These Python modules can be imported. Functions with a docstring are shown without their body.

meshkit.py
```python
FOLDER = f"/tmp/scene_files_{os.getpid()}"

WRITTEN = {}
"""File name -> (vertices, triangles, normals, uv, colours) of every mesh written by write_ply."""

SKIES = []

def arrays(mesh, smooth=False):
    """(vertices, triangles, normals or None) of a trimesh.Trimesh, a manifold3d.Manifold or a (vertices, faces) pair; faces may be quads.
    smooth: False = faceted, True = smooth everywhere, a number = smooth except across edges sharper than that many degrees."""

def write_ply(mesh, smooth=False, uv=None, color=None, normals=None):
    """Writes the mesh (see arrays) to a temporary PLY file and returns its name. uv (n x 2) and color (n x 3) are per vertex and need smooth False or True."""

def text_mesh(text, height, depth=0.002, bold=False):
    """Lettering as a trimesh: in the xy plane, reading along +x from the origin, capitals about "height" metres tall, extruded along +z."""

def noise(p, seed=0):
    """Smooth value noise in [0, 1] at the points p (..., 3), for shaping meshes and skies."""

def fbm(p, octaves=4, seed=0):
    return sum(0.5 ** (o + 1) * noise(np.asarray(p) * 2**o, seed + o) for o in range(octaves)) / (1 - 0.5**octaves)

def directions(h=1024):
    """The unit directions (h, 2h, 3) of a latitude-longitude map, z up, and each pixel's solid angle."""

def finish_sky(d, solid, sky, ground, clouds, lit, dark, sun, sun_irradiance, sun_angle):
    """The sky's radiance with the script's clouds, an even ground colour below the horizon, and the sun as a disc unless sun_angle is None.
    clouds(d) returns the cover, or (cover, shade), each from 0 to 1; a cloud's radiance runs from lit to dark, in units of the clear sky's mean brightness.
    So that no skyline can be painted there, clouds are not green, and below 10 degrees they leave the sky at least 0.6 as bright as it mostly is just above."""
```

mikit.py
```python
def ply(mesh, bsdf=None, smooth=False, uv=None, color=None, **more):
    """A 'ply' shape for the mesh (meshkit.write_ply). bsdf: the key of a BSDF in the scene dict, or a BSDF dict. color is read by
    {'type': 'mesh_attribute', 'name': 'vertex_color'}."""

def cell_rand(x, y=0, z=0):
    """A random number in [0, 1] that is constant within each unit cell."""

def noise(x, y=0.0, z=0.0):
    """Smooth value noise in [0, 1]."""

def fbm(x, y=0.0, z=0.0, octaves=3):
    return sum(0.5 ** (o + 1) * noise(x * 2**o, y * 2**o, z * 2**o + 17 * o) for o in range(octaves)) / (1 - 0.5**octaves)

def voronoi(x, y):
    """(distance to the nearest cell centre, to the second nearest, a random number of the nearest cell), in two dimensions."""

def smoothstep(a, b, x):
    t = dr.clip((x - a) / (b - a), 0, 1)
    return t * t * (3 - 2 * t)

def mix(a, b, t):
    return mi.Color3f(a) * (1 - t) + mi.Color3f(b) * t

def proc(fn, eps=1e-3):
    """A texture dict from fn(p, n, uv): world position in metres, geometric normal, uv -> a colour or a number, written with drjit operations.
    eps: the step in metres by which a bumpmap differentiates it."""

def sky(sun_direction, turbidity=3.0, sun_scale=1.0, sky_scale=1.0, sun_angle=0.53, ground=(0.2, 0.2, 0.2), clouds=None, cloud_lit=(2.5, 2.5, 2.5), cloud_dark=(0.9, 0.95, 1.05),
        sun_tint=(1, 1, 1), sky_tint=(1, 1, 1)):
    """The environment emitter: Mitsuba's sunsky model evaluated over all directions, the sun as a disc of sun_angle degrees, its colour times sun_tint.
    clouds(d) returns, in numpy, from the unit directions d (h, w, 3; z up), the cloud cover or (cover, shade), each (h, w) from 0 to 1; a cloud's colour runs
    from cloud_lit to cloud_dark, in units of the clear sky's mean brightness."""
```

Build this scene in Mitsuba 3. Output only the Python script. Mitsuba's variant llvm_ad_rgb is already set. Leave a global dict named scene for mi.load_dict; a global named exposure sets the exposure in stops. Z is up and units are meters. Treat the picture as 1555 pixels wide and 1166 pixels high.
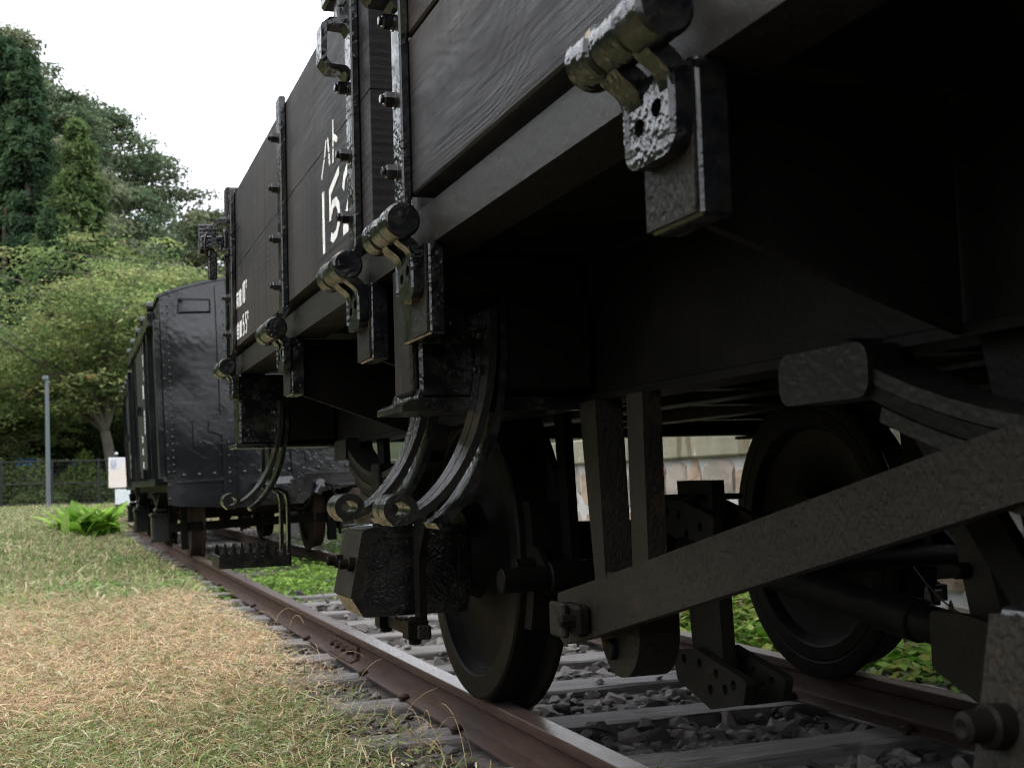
import math, numpy as np, trimesh, mitsuba as mi, drjit as dr
import mikit, meshkit
from mikit import noise, fbm, voronoi, cell_rand, smoothstep, mix, proc
import shapely, shapely.geometry as sg
import shapely.affinity as sa
from scipy.spatial import ConvexHull

T4 = mi.ScalarTransform4f
rng = np.random.default_rng(7)
scene, labels = {}, {}

# ------------------------------------------------------------------ camera, sky, exposure
CAM = np.array([-1.6949, 0.0, 0.6164])
YAW, PITCH, ROLL = np.radians([19.6283, 4.3566, -1.7563])
FPX = 1900.0
fwd = np.array([np.sin(YAW) * np.cos(PITCH), np.cos(YAW) * np.cos(PITCH), np.sin(PITCH)])
rgt = np.array([np.cos(YAW), -np.sin(YAW), 0.0])
upv = np.cross(rgt, fwd)
upv = np.cos(ROLL) * upv - np.sin(ROLL) * rgt
scene['camera'] = {'type': 'thinlens', 'fov': float(np.degrees(2 * np.arctan(777.5 / FPX))), 'fov_axis': 'x',
                   'to_world': T4().look_at(origin=CAM.tolist(), target=(CAM + fwd).tolist(), up=upv.tolist()),
                   'aperture_radius': 0.0021, 'focus_distance': 2.35, 'near_clip': 0.05, 'far_clip': 2000.0}
scene['sky'] = mikit.sky((-0.55, -0.25, 0.8), turbidity=5, sun_scale=0.12, sun_angle=30, clouds=lambda d: 1.0,
                         cloud_lit=(2.35, 2.45, 2.6), ground=(0.16, 0.16, 0.13))
exposure = 2.8

# ------------------------------------------------------------------ registry helpers
def numbered(name):
    if name not in scene and name not in USED:
        USED.add(name); return name
    k = 1
    while f'{name}_{k:03d}' in USED or f'{name}_{k:03d}' in scene: k += 1
    USED.add(f'{name}_{k:03d}'); return f'{name}_{k:03d}'
USED = set()
def tag(key, label=None, cat=None, group=None, kind=None):
    d = labels.setdefault(key, {})
    for k, v in (('label', label), ('category', cat), ('group', group), ('kind', kind)):
        if v: d[k] = v
    return key
def thing(name, label, cat, group=None, kind=None):
    return tag(numbered(name), label, cat, group, kind)
def part(name, parent): return numbered(f'{parent}__{name}' if parent else name)
def put(name, mesh, mat, parent=None, smooth=30, color=None, kind=None, label=None, **kw):
    key = part(name, parent)
    if isinstance(mesh, dict): scene[key] = {**mesh, **kw}
    else: scene[key] = mikit.ply(mesh, mat, smooth=smooth, color=color, **kw)
    if kind or label: tag(key, label, kind=kind)
    return key

# ------------------------------------------------------------------ mesh helpers
def cat_(ms): return trimesh.util.concatenate([m for m in ms])
def box(x0, x1, y0, y1, z0, z1, b=0.002):
    b = min(b, .3 * min(x1 - x0, y1 - y0, z1 - z0))
    c = []
    for sx in (0, 1):
        for sy in (0, 1):
            for sz in (0, 1):
                p = np.array([(x0, x1)[sx], (y0, y1)[sy], (z0, z1)[sz]]); s = np.array([1 - 2 * sx, 1 - 2 * sy, 1 - 2 * sz]) * b
                for k in range(3):
                    q = p + s; q[k] = p[k]; c.append(q)
    return trimesh.convex.convex_hull(np.array(c))
def prism(poly, axis, a0, a1):
    """poly in (u,v): axis 'y' -> u=x v=z; axis 'x' -> u=y v=z; axis 'z' -> u=x v=y"""
    if not hasattr(poly, 'geom_type'): poly = sg.Polygon(poly)
    ms = []
    for g in getattr(poly, 'geoms', [poly]):
        m = trimesh.creation.extrude_polygon(g, a1 - a0, engine='earcut')
        v = np.array(m.vertices); f = np.array(m.faces)
        if axis == 'y': v = np.stack([v[:, 0], a0 + v[:, 2], v[:, 1]], 1); f = f[:, ::-1]
        elif axis == 'x': v = np.stack([a0 + v[:, 2], v[:, 0], v[:, 1]], 1)
        else: v = v + [0, 0, a0]
        ms.append(trimesh.Trimesh(v, f, process=False))
    return cat_(ms)
def cyl(p0, p1, r, n=20, r1=None):
    p0, p1 = np.array(p0, float), np.array(p1, float)
    d = p1 - p0; L = np.linalg.norm(d); d /= L
    a = np.cross(d, [0, 0, 1] if abs(d[2]) < .9 else [1, 0, 0]); a /= np.linalg.norm(a); b = np.cross(d, a)
    t = np.arange(n) * 2 * np.pi / n
    ring = np.cos(t)[:, None] * a + np.sin(t)[:, None] * b
    r1 = r if r1 is None else r1
    bev = min(.003, .25 * L, .3 * min(r, r1))
    rows = [p0 + 0 * ring, p0 + ring * (r - bev), p0 + d * bev + ring * r, p1 - d * bev + ring * r1, p1 + ring * (r1 - bev), p1 + 0 * ring]
    return grid_rows(rows)
def grid_rows(rows):
    n = len(rows[0]); v = np.vstack(rows); f = []
    i = np.arange(n); j = (i + 1) % n
    for k in range(len(rows) - 1):
        a, b = k * n, (k + 1) * n
        f += [np.stack([a + i, a + j, b + j], 1), np.stack([a + i, b + j, b + i], 1)]
    return trimesh.Trimesh(v, np.vstack(f), process=False)
def lathe(prof, p, axis, n=64):
    """prof (axial, radius) around axis 'x'|'y'|'z' through p"""
    t = np.arange(n) * 2 * np.pi / n; rows = []
    for a, r in prof:
        c, s, o = r * np.cos(t), r * np.sin(t), 0 * t + a
        rows.append(np.stack({'x': (o, c, s), 'y': (s, o, c), 'z': (c, s, o)}[axis], 1) + p)
    return grid_rows(rows)
def tube(pts, r, n=8):
    p = np.asarray(pts, float); r = np.broadcast_to(r, (len(p),))
    t = np.gradient(p, axis=0); t /= np.linalg.norm(t, axis=1, keepdims=True) + 1e-12
    ref = np.array([.31, .2, .93]); a = np.cross(t, ref); a /= np.linalg.norm(a, axis=1, keepdims=True) + 1e-9; b = np.cross(t, a)
    th = np.arange(n) * 2 * np.pi / n
    rows = [p[0] + np.zeros((n, 3))] + [p[i] + r[i] * (np.cos(th)[:, None] * a[i] + np.sin(th)[:, None] * b[i]) for i in range(len(p))] + [p[-1] + np.zeros((n, 3))]
    return grid_rows(rows)
def strip(path, th, y0, y1):
    """flat spring: path in xz, thickness th, between y0 and y1"""
    return prism(sg.LineString(path).buffer(th / 2, cap_style='flat', join_style='round', quad_segs=3), 'y', y0, y1)
def bez(pts, n=14):
    pts = np.asarray(pts, float); t = np.linspace(0, 1, n)[:, None]; m = len(pts) - 1
    return sum(math.comb(m, k) * (1 - t) ** (m - k) * t ** k * pts[k] for k in range(m + 1))
def mirror(m, on):
    if not on: return m
    v = np.array(m.vertices) * [-1, 1, 1]
    return trimesh.Trimesh(v, np.array(m.faces)[:, ::-1], process=False)
def xf(m, M):
    m = m.copy(); m.apply_transform(M); return m
def rot(deg, axis, p=(0, 0, 0)): return trimesh.transformations.rotation_matrix(np.radians(deg), axis, p)
def sst(a, b, x):
    t = np.clip((x - a) / (b - a), 0, 1); return t * t * (3 - 2 * t)

# ------------------------------------------------------------------ materials
def mat(name, color, rough=.5, spec=.5, bump=None, bscale=1.0, metallic=0.0, clear=0.0, eps=1e-3):
    c = {'type': 'rgb', 'value': list(color)} if isinstance(color, (tuple, list)) else proc(color)
    r = rough if isinstance(rough, float) else proc(rough)
    b = {'type': 'principled', 'base_color': c, 'roughness': r, 'specular': spec}
    if metallic: b['metallic'] = metallic
    if clear: b['clearcoat'] = clear; b['clearcoat_gloss'] = .9
    if bump: b = {'type': 'bumpmap', 'arbitrary': proc(bump, eps), 'scale': bscale, 'bsdf': b}
    scene[name] = {'type': 'twosided', 'bsdf': b}
    return name
def vmat(name, rough=.6, thin=None, spec=.3):
    c = {'type': 'mesh_attribute', 'name': 'vertex_color'}
    if thin: scene[name] = {'type': 'principledthin', 'base_color': c, 'roughness': rough, 'diff_trans': thin, 'spec_trans': 0.0, 'eta': 1.3}
    else: scene[name] = {'type': 'twosided', 'bsdf': {'type': 'principled', 'base_color': c, 'roughness': rough, 'specular': spec}}
    return name

TAR = mat('mat_tar_paint', lambda p, n, uv: mix(mix((.0045, .005, .0062), (.013, .012, .0105), smoothstep(.45, .75, fbm(p.x * 30, p.y * 30, p.z * 30))), (.034, .036, .012), smoothstep(.6, .74, fbm(p.x * 11, p.y * 11, p.z * 11, 4)) * .22), lambda p, n, uv: .10 + .2 * smoothstep(.4, .65, fbm(p.x * 38, p.y * 38, p.z * 38)), .7,
          lambda p, n, uv: (.35 + .9 * smoothstep(.35, .65, fbm(p.x * 24, p.y * 24, p.z * 24))) * (.00105 * noise(p.x * 150, p.y * 150, p.z * 150) + .00035 * noise(p.x * 330, p.y * 330, p.z * 330)), eps=4e-4)
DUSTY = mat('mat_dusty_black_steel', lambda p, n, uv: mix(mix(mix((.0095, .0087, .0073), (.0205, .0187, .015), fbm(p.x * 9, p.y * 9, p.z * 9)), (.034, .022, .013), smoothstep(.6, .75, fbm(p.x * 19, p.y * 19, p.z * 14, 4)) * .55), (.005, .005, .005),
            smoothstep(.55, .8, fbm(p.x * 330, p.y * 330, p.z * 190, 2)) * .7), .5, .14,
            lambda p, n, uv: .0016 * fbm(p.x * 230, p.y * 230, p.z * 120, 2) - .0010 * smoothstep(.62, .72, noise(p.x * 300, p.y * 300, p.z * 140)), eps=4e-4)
DARK = mat('mat_grimy_black_steel', lambda p, n, uv: mix(mix((.0028, .0027, .0026), (.0078, .007, .006), fbm(p.x * 12, p.y * 12, p.z * 12)), (.016, .010, .0065), smoothstep(.62, .78, fbm(p.x * 7, p.y * 7, p.z * 7, 4)) * .35), .5, .07,
           lambda p, n, uv: .0011 * fbm(p.x * 110, p.y * 110, p.z * 110, 2), eps=6e-4)
SILL = mat('mat_sill_paint', lambda p, n, uv: mix(mix((.013, .0125, .0115), (.025, .023, .020), fbm(p.y * 3, p.z * 30, p.x * 5)), (.045, .04, .033), smoothstep(.68, .72, noise(p.x * 260, p.y * 260, p.z * 260)) * .5), .42, .2,
           lambda p, n, uv: .0004 * fbm(p.x * 120, p.y * 120, p.z * 120, 2), eps=6e-4)
SPRINGLEAF = mat('mat_spring_leaf', lambda p, n, uv: mix((.0045, .0042, .0038), (.010, .009, .0077), fbm(p.x * 30, p.y * 30, p.z * 30)), .45, .2,
                 lambda p, n, uv: .0012 * fbm(p.x * 130, p.y * 130, p.z * 130, 2), eps=6e-4)
LEAFSTEEL = mat('mat_spring_steel', lambda p, n, uv: mix(mix((.005, .005, .0055), (.016, .0155, .014), fbm(p.x * 40, p.y * 40, p.z * 25)), (.04, .042, .014), smoothstep(.5, .7, fbm(p.x * 15, p.y * 15, p.z * 15, 4)) * smoothstep(-1.10, -1.19, p.x) * .6), lambda p, n, uv: .13 + .2 * fbm(p.x * 60, p.y * 60, p.z * 60), .6,
                lambda p, n, uv: .0013 * fbm(p.x * 190, p.y * 190, p.z * 190, 2), eps=4e-4)
def wood_rings(p):
    k = dr.floor(p.z * 3.83 + .1)
    w = fbm(p.y * 1.5 + 13 * k, p.z * 6, k * 3.1)
    knot = noise(p.y * 2.6 + 5 * k, p.z * 8, 2.0 + k)
    return w * 7 + p.z * 55 + 5 * smoothstep(.62, .95, knot) + .3 * fbm(p.y * 5, p.z * 90, 3.0)
def wood_col(p, n, uv):
    g = .5 + .5 * dr.sin(wood_rings(p) * 6.28)
    fine = fbm(p.y * 5, p.z * 420, p.x * 300, 2)
    big = fbm(p.y * 1.7 + 4, p.z * 4.5, 1.0)
    run = noise(p.y * 38, p.z * 1.6, 7.0)
    c = mix((.0065, .0062, .0072), (.030, .0265, .0275), g * g * .4 + fine * .5)
    c = mix(c, mi.Color3f(.043, .034, .028), smoothstep(.42, .8, big + .12 * smoothstep(2.4, 4.4, p.y)) * .6)
    return c * (1 - .35 * smoothstep(.62, .85, run))
WOOD = mat('mat_black_stained_wood', wood_col, lambda p, n, uv: .42 + .22 * fbm(p.y * 6, p.z * 50, 2.0), .26,
           lambda p, n, uv: .00022 * (.5 + .5 * dr.sin(wood_rings(p) * 6.28)) + .0008 * fbm(p.y * 9, p.z * 380, p.x * 200, 2), eps=5e-4)
ENDGRAIN = mat('mat_dark_end_timber', lambda p, n, uv: mix((.012, .012, .013), (.03, .028, .026), .5 + .5 * dr.sin(dr.sqrt(dr.square(p.x * 260 + 300) + dr.square(p.z * 90)) + 4 * fbm(p.x * 40, p.z * 20))), .6, .3)
WHITE = mat('mat_white_stencil_paint', lambda p, n, uv: mix((.80, .80, .77), (.5, .5, .48), smoothstep(.55, .8, fbm(p.y * 70, p.z * 50, 3.0)) * .5), .45, .4)
ENAMEL = mat('mat_black_gloss_enamel', lambda p, n, uv: mix((.004, .0045, .006), (.009, .0095, .012), fbm(p.x * 4, p.y * 4, p.z * 4)),
             lambda p, n, uv: .10 + .16 * smoothstep(.4, .7, fbm(p.x * 2.3, p.y * 2.3, p.z * 2.3)), .7,
             lambda p, n, uv: .006 * fbm(p.x * 2.6, p.y * 2.6, p.z * 2.6, 2) + .0005 * noise(p.x * 26, p.y * 26, p.z * 26) + .0004 * smoothstep(.55, .66, fbm(p.x * 15, p.y * 15, p.z * 15)) * smoothstep(1.7, 1.2, p.z), eps=3e-3, clear=.25)
BOXSIDE = mat('mat_boxcar_side_boards', lambda p, n, uv: mix((.009, .0105, .010), (.022, .024, .021), fbm(p.y * 6, p.z * 1.5, 2.0)) * (1 - .5 * smoothstep(.42, .5, dr.abs(p.y * 7.5 - dr.floor(p.y * 7.5) - .5))), .5, .4)
RUST = mat('mat_rail_rust', lambda p, n, uv: mix(mix((.033, .021, .017), (.060, .036, .028), fbm(p.x * 30, p.y * 12, p.z * 40)), (.05, .036, .034), smoothstep(.55, .8, fbm(p.x * 9, p.y * 2.5, p.z * 14))), .6, .2,
           lambda p, n, uv: .0007 * fbm(p.x * 130, p.y * 90, p.z * 130, 2), eps=6e-4)
RAILTOP = mat('mat_rail_tread', lambda p, n, uv: mix((.062, .046, .042), (.105, .086, .081), fbm(p.x * 50, p.y * 3, 1.0)), .33, .6,
              lambda p, n, uv: .0003 * fbm(p.x * 160, p.y * 30, 2.0, 2), eps=6e-4)
SLEEPER = mat('mat_weathered_sleeper', lambda p, n, uv: mix(mix((.09, .083, .081), (.21, .199, .198), fbm(p.x * 4, p.y * 130, p.z * 130, 3)), (.075, .065, .062), smoothstep(.6, .72, fbm(p.x * 7, p.y * 60, 9.0, 3)) * .9), .75, .3,
              lambda p, n, uv: .004 * fbm(p.x * 5, p.y * 110, p.z * 110, 3), eps=8e-4)
STONE = mat('mat_wall_stone', lambda p, n, uv: mix(mix((.27, .20, .145), (.36, .29, .22), fbm(p.y * 3.1, p.z * 3.1, 5.0)), (.17, .115, .085), smoothstep(.52, .75, fbm(p.y * 13, p.z * 13, p.x * 13, 4))), .8, .25,
            lambda p, n, uv: .014 * fbm(p.x * 22, p.y * 22, p.z * 22, 4), eps=2e-3)
STONE2 = mat('mat_wall_stone_grey', lambda p, n, uv: mix((.24, .205, .175), (.34, .315, .28), fbm(p.y * 9, p.z * 9, p.x * 9, 4)), .8, .25,
             lambda p, n, uv: .014 * fbm(p.x * 22, p.y * 22, p.z * 22, 4), eps=2e-3)
MORTAR = mat('mat_mortar', lambda p, n, uv: mix((.36, .36, .355), (.5, .5, .495), fbm(p.y * 8, p.z * 8, 2.0, 4)), .85, .2,
             lambda p, n, uv: .006 * fbm(p.x * 40, p.y * 40, p.z * 40, 3), eps=2e-3)
COPING = mat('mat_coping_concrete', lambda p, n, uv: mix(mix((.19, .185, .135), (.29, .28, .215), fbm(p.y * 7, p.z * 2, 4.0)), (.14, .12, .075), smoothstep(.5, .8, fbm(p.y * 16, p.z * 2.2, 8.0))) + .28 * smoothstep(.69, .75, fbm(p.y * 9, p.z * 1.5, 3.0)) * smoothstep(.4, .6, noise(p.y * 60, p.z * 30, 1.0)), .85, .2,
             lambda p, n, uv: .005 * fbm(p.x * 40, p.y * 40, p.z * 40, 3), eps=2e-3)
PLAT = mat('mat_platform_gravel', lambda p, n, uv: mix((.3, .29, .27), (.5, .49, .47), fbm(p.x * 30, p.y * 30)), .9, .2)
SOIL = mat('mat_ground', lambda p, n, uv: mix(mix((.052, .036, .024), (.1, .078, .05), fbm(p.x * 6, p.y * 6)), (.065, .075, .022), smoothstep(.42, .6, fbm(p.x * .7, p.y * .7) + .12 * smoothstep(10, 16, p.y))), .95, .1,
           lambda p, n, uv: .02 * fbm(p.x * 30, p.y * 30, 0.0, 3), eps=3e-3)
BED = mat('mat_ballast_bed', lambda p, n, uv: mix((.05, .045, .045), (.15, .135, .13), fbm(p.x * 40, p.y * 40)), .9, .2)
HILLS = mat('mat_hill_floor', lambda p, n, uv: mix((.012, .018, .008), (.028, .035, .014), fbm(p.x * .5, p.y * .5)), .95, .1)
BARK = mat('mat_bark', lambda p, n, uv: mix((.09, .08, .06), (.2, .19, .15), fbm(p.x * 5, p.y * 5, p.z * 2)), .9, .2)
BARKD = mat('mat_cedar_bark', lambda p, n, uv: mix((.05, .035, .026), (.11, .08, .06), fbm(p.x * 9, p.y * 9, p.z * 1)), .9, .2)
POLE = mat('mat_grey_pole', (.13, .155, .17), .4, .4)
FENCE = mat('mat_dark_fence', (.018, .02, .02), .5, .4)
SIGNW = mat('mat_sign_panel', lambda p, n, uv: mix((.80, .72, .66), (.72, .72, .76), smoothstep(1.0, 1.35, p.z)), .5, .4)
SIGNB = mat('mat_sign_picture', lambda p, n, uv: mix((.25, .28, .42), (.7, .7, .75), fbm(p.x * 18, p.z * 18)), .5, .4)
SIGNL = mat('mat_placard', lambda p, n, uv: mix((.66, .72, .78), (.74, .78, .82), fbm(p.x * 10, p.z * 10)), .5, .4)
BLUE = mat('mat_blue_sheet', (.05, .2, .55), .5, .4)
LEAF = vmat('mat_leaf', .55, .7)
LEAFG = vmat('mat_leaf_gloss', .38, .6)
GRASS = vmat('mat_grass_blades', .6, .5)
VSTONE = vmat('mat_ballast_stone', .85, None, .25)

# ------------------------------------------------------------------ ground
def gz(x, y):
    x, y = np.asarray(x, float), np.asarray(y, float)
    rise = .43 * sst(9, 36, y) * np.maximum(sst(-1.15, -2.2, x), sst(24, 30, y))
    lump = .035 * (meshkit.fbm(np.stack([x * .8, y * .8, 0 * x], -1), 3, 4) - .5) * sst(-1.1, -1.6, x)
    return -.172 + rise + lump + .012 * sst(-1.2, -1.7, x)
def sheet(xs, ys, fz):
    X, Y = np.meshgrid(xs, ys); v = np.stack([X, Y, fz(X, Y)], -1).reshape(-1, 3)
    n, m = len(xs), len(ys); i, j = np.meshgrid(np.arange(n - 1), np.arange(m - 1)); a = (j * n + i).ravel()
    return trimesh.Trimesh(v, np.vstack([np.stack([a, a + 1, a + n + 1], 1), np.stack([a, a + n + 1, a + n], 1)]), process=False)
xs = np.concatenate([[-400, -150, -60, -30], np.arange(-20, -5, 1), np.arange(-5, 1.6, .15), [2, 4, 10, 40, 150, 400]])
ys = np.concatenate([[-200, -60, -20, -8], np.arange(-4, 16, .2), np.arange(16, 60, 1.5), [70, 100, 160, 300, 500]])
put('ground', sheet(xs, ys, gz), SOIL, smooth=True)
tag('ground', 'trampled lawn ground of soil and thatch beside the track', kind='structure')
put('track_bed', prism([(-1.32, -.2), (-1.18, -.158), (1.3, -.158), (1.45, -.2)], 'y', -3, 26), BED, smooth=False)
tag('track_bed', 'dark gravelly bed under the sleepers', kind='structure')

# ------------------------------------------------------------------ track
sl_front = 2.915 + .612 * np.arange(-6, 34)
for k, y0 in enumerate(sl_front):
    r = np.random.default_rng(100 + k)
    m = box(-1.08, 1.06, 0, .19, -.25, -.122, .008)
    m = m.subdivide_to_size(.2 if y0 < 7 else .6); v = np.array(m.vertices)
    v += (meshkit.noise(v * [5, 22, 22] + k * 7.3, 3)[:, None] - .5) * [.006, .014, .012]
    m = trimesh.Trimesh(v, m.faces, process=False)
    m = xf(m, trimesh.transformations.translation_matrix([r.normal(0, .02), y0 + r.normal(0, .012), 0]) @ rot(r.normal(0, .8), [0, 0, 1], [0, .1, 0]))
    key = put('sleeper', m, SLEEPER, smooth=False)
    q = int(round((y0 - 3.527) / .612))
    if 0 <= q < 8: tag(key, ('first', 'second', 'third', 'fourth', 'fifth', 'sixth', 'seventh', 'eighth')[q] + ' weathered sleeper beyond the spot where the near wagon wheel meets the left rail', 'sleeper', 'sleepers of the track')
    elif q < 0: tag(key, 'weathered sleeper in the wagon shade on the near side of the near wheel', 'sleeper', 'near sleepers in the wagon shade')
    else: tag(key, 'grey sleeper end among weeds in front of or under the boxcars', 'sleeper', 'far sleepers by the boxcars')
def rail_profile(x, s):
    pts = [(-.031, 0), (-.0335, -.004), (-.0335, -.024), (-.029, -.031), (-.0085, -.040), (-.007, -.06), (-.007, -.088), (-.012, -.1), (-.05, -.113), (-.055, -.116), (-.055, -.122)]
    full = pts + [(-a, b) for a, b in pts[::-1]]
    return [(x + s * a, b) for a, b in full]
JOINT = 5.33
def rail(x, y0, y1, label):
    t = thing('rail', label, 'rail')
    prof = sg.Polygon(rail_profile(x, 1)).difference(sg.box(x - .06, -.0012, x + .06, .01))
    put('rail_body', prism(prof, 'y', y0, y1), RUST, t, smooth=40)
    put('tread_face', prism([(x - .0315, -.0035), (x - .029, 0), (x + .029, 0), (x + .0315, -.0035)], 'y', y0, y1), RAILTOP, t, smooth=False)
    return t
XL, XR = -.5648, .5648
r1 = rail(XL, -3, JOINT - .004, 'rusty left rail running under the near wheel up to the joint gap')
r2 = rail(XL, JOINT + .004, 26, 'rusty left rail beyond the joint, leading to the boxcars')
r3 = rail(XR, -3, 26, 'rusty right rail beside the stone platform wall')
for s in (-1, 1):
    pl = prism([(XL + s * .009, -.045), (XL + s * .02, -.05), (XL + s * .022, -.09), (XL + s * .04, -.108), (XL + s * .05, -.106), (XL + s * .02, -.098), (XL + s * .009, -.095)], 'y', JOINT - .23, JOINT + .23)
    t = thing('fishplate', 'rusty fishplate bolted %s the left rail joint' % ('outside' if s < 0 else 'inside'), 'fishplate')
    put('plate', pl, RUST, t)
    for yy in (-.17, -.06, .06, .17):
        put('bolt', cyl((XL + s * .018, JOINT + yy, -.07), (XL + s * .052, JOINT + yy, -.07), .014, 6), RUST, t)
# dog spikes on the rail foot
spike = cat_([box(-.008, .008, -.008, .008, -.05, .004, .002), lathe([(-.004, 0), (-.004, .018), (.004, .021), (.010, .016), (.013, .007), (.014, 0)], (.006, 0, .004), 'z', 10)])
spikes = {}
for s in (1, -1):
    spikes[s] = mikit.ply(mirror(spike, s < 0), RUST, smooth=35)
for k, y0 in enumerate(sl_front):
    if not 1.2 < y0 < 12: continue
    for xr, side in ((XL, 'left'), (XR, 'right')):
        for s in (-1, 1):
            if y0 > 5 and (k * 7 + 3 * s + (side == 'left')) % 3: continue
            r = np.random.default_rng(k * 9 + s + (5 if side == 'left' else 0))
            key = put('rail_spike', {**spikes[-s], 'to_world': T4().translate([xr + s * .064, float(y0 + .095 + .03 * s + r.normal(0, .008)), -.112])}, RUST)
            tag(key, f'rusty dog spike on the {"outer" if (s < 0) == (side == "left") else "inner"} foot of the {side} rail', 'rail spike', f'spikes along the {side} rail {"outside" if (s < 0) == (side == "left") else "inside"}')
# ballast stones
protos = []
for k in range(14):
    r = np.random.default_rng(40 + k); p = r.normal(size=(13, 3)); p /= np.linalg.norm(p, axis=1, keepdims=True); p *= r.uniform(.8, 1.1, (13, 1)) * [1, .8, .6]
    h = trimesh.convex.convex_hull(p); h.fix_normals(); protos.append(h)
def scatter(prs, P, S, yaw, tilt, cols, jit=.12, seed=0):
    r = np.random.default_rng(seed); vs, fs, cs, at = [], [], [], 0
    which = r.integers(0, len(prs), len(P))
    for k, h in enumerate(prs):
        i = np.nonzero(which == k)[0]
        if not len(i): continue
        c, s = np.cos(yaw[i]), np.sin(yaw[i]); ct, st = np.cos(tilt[i]), np.sin(tilt[i])
        hv = np.array(h.vertices)[None] * S[i, None, None]
        x, y, z = hv[..., 0], hv[..., 1] * ct[:, None] - hv[..., 2] * st[:, None], hv[..., 1] * st[:, None] + hv[..., 2] * ct[:, None]
        v = np.stack([c[:, None] * x - s[:, None] * y, s[:, None] * x + c[:, None] * y, z], -1) + P[i, None]
        n = len(h.vertices)
        fs.append((np.array(h.faces)[None] + (np.arange(len(i)) * n)[:, None, None]).reshape(-1, 3) + at)
        cs.append(np.repeat(cols[i], n, 0)); vs.append(v.reshape(-1, 3)); at += v.shape[0] * n
    return (np.vstack(vs), np.vstack(fs)), np.vstack(cs)
N = 22000
yb = 1.2 + 24 * rng.random(N) ** 1.35; xb = rng.uniform(-1.32, 1.5, N)
inside = np.abs(xb) < 1.09
ph = ((yb - sl_front[0]) % .612)
on_sleeper = inside & (ph < .2)
keep = ~on_sleeper | (rng.random(N) < .02)
for xr in (XL, XR): keep &= np.abs(xb - xr) > .075
keep &= xb > -.98 + .1 * rng.normal(size=N)
xb, yb, os_ = xb[keep], yb[keep], on_sleeper[keep]
S = (.013 + .038 * rng.random(len(xb)) ** 1.7) * np.where(xb < -.64, .85, 1.0)
zb = np.where(os_, -.122 + S * .4, -.158 + rng.uniform(-.01, .022, len(xb)))
g = rng.uniform(.05, .21, len(xb)); tint = rng.random(len(xb))
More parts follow.
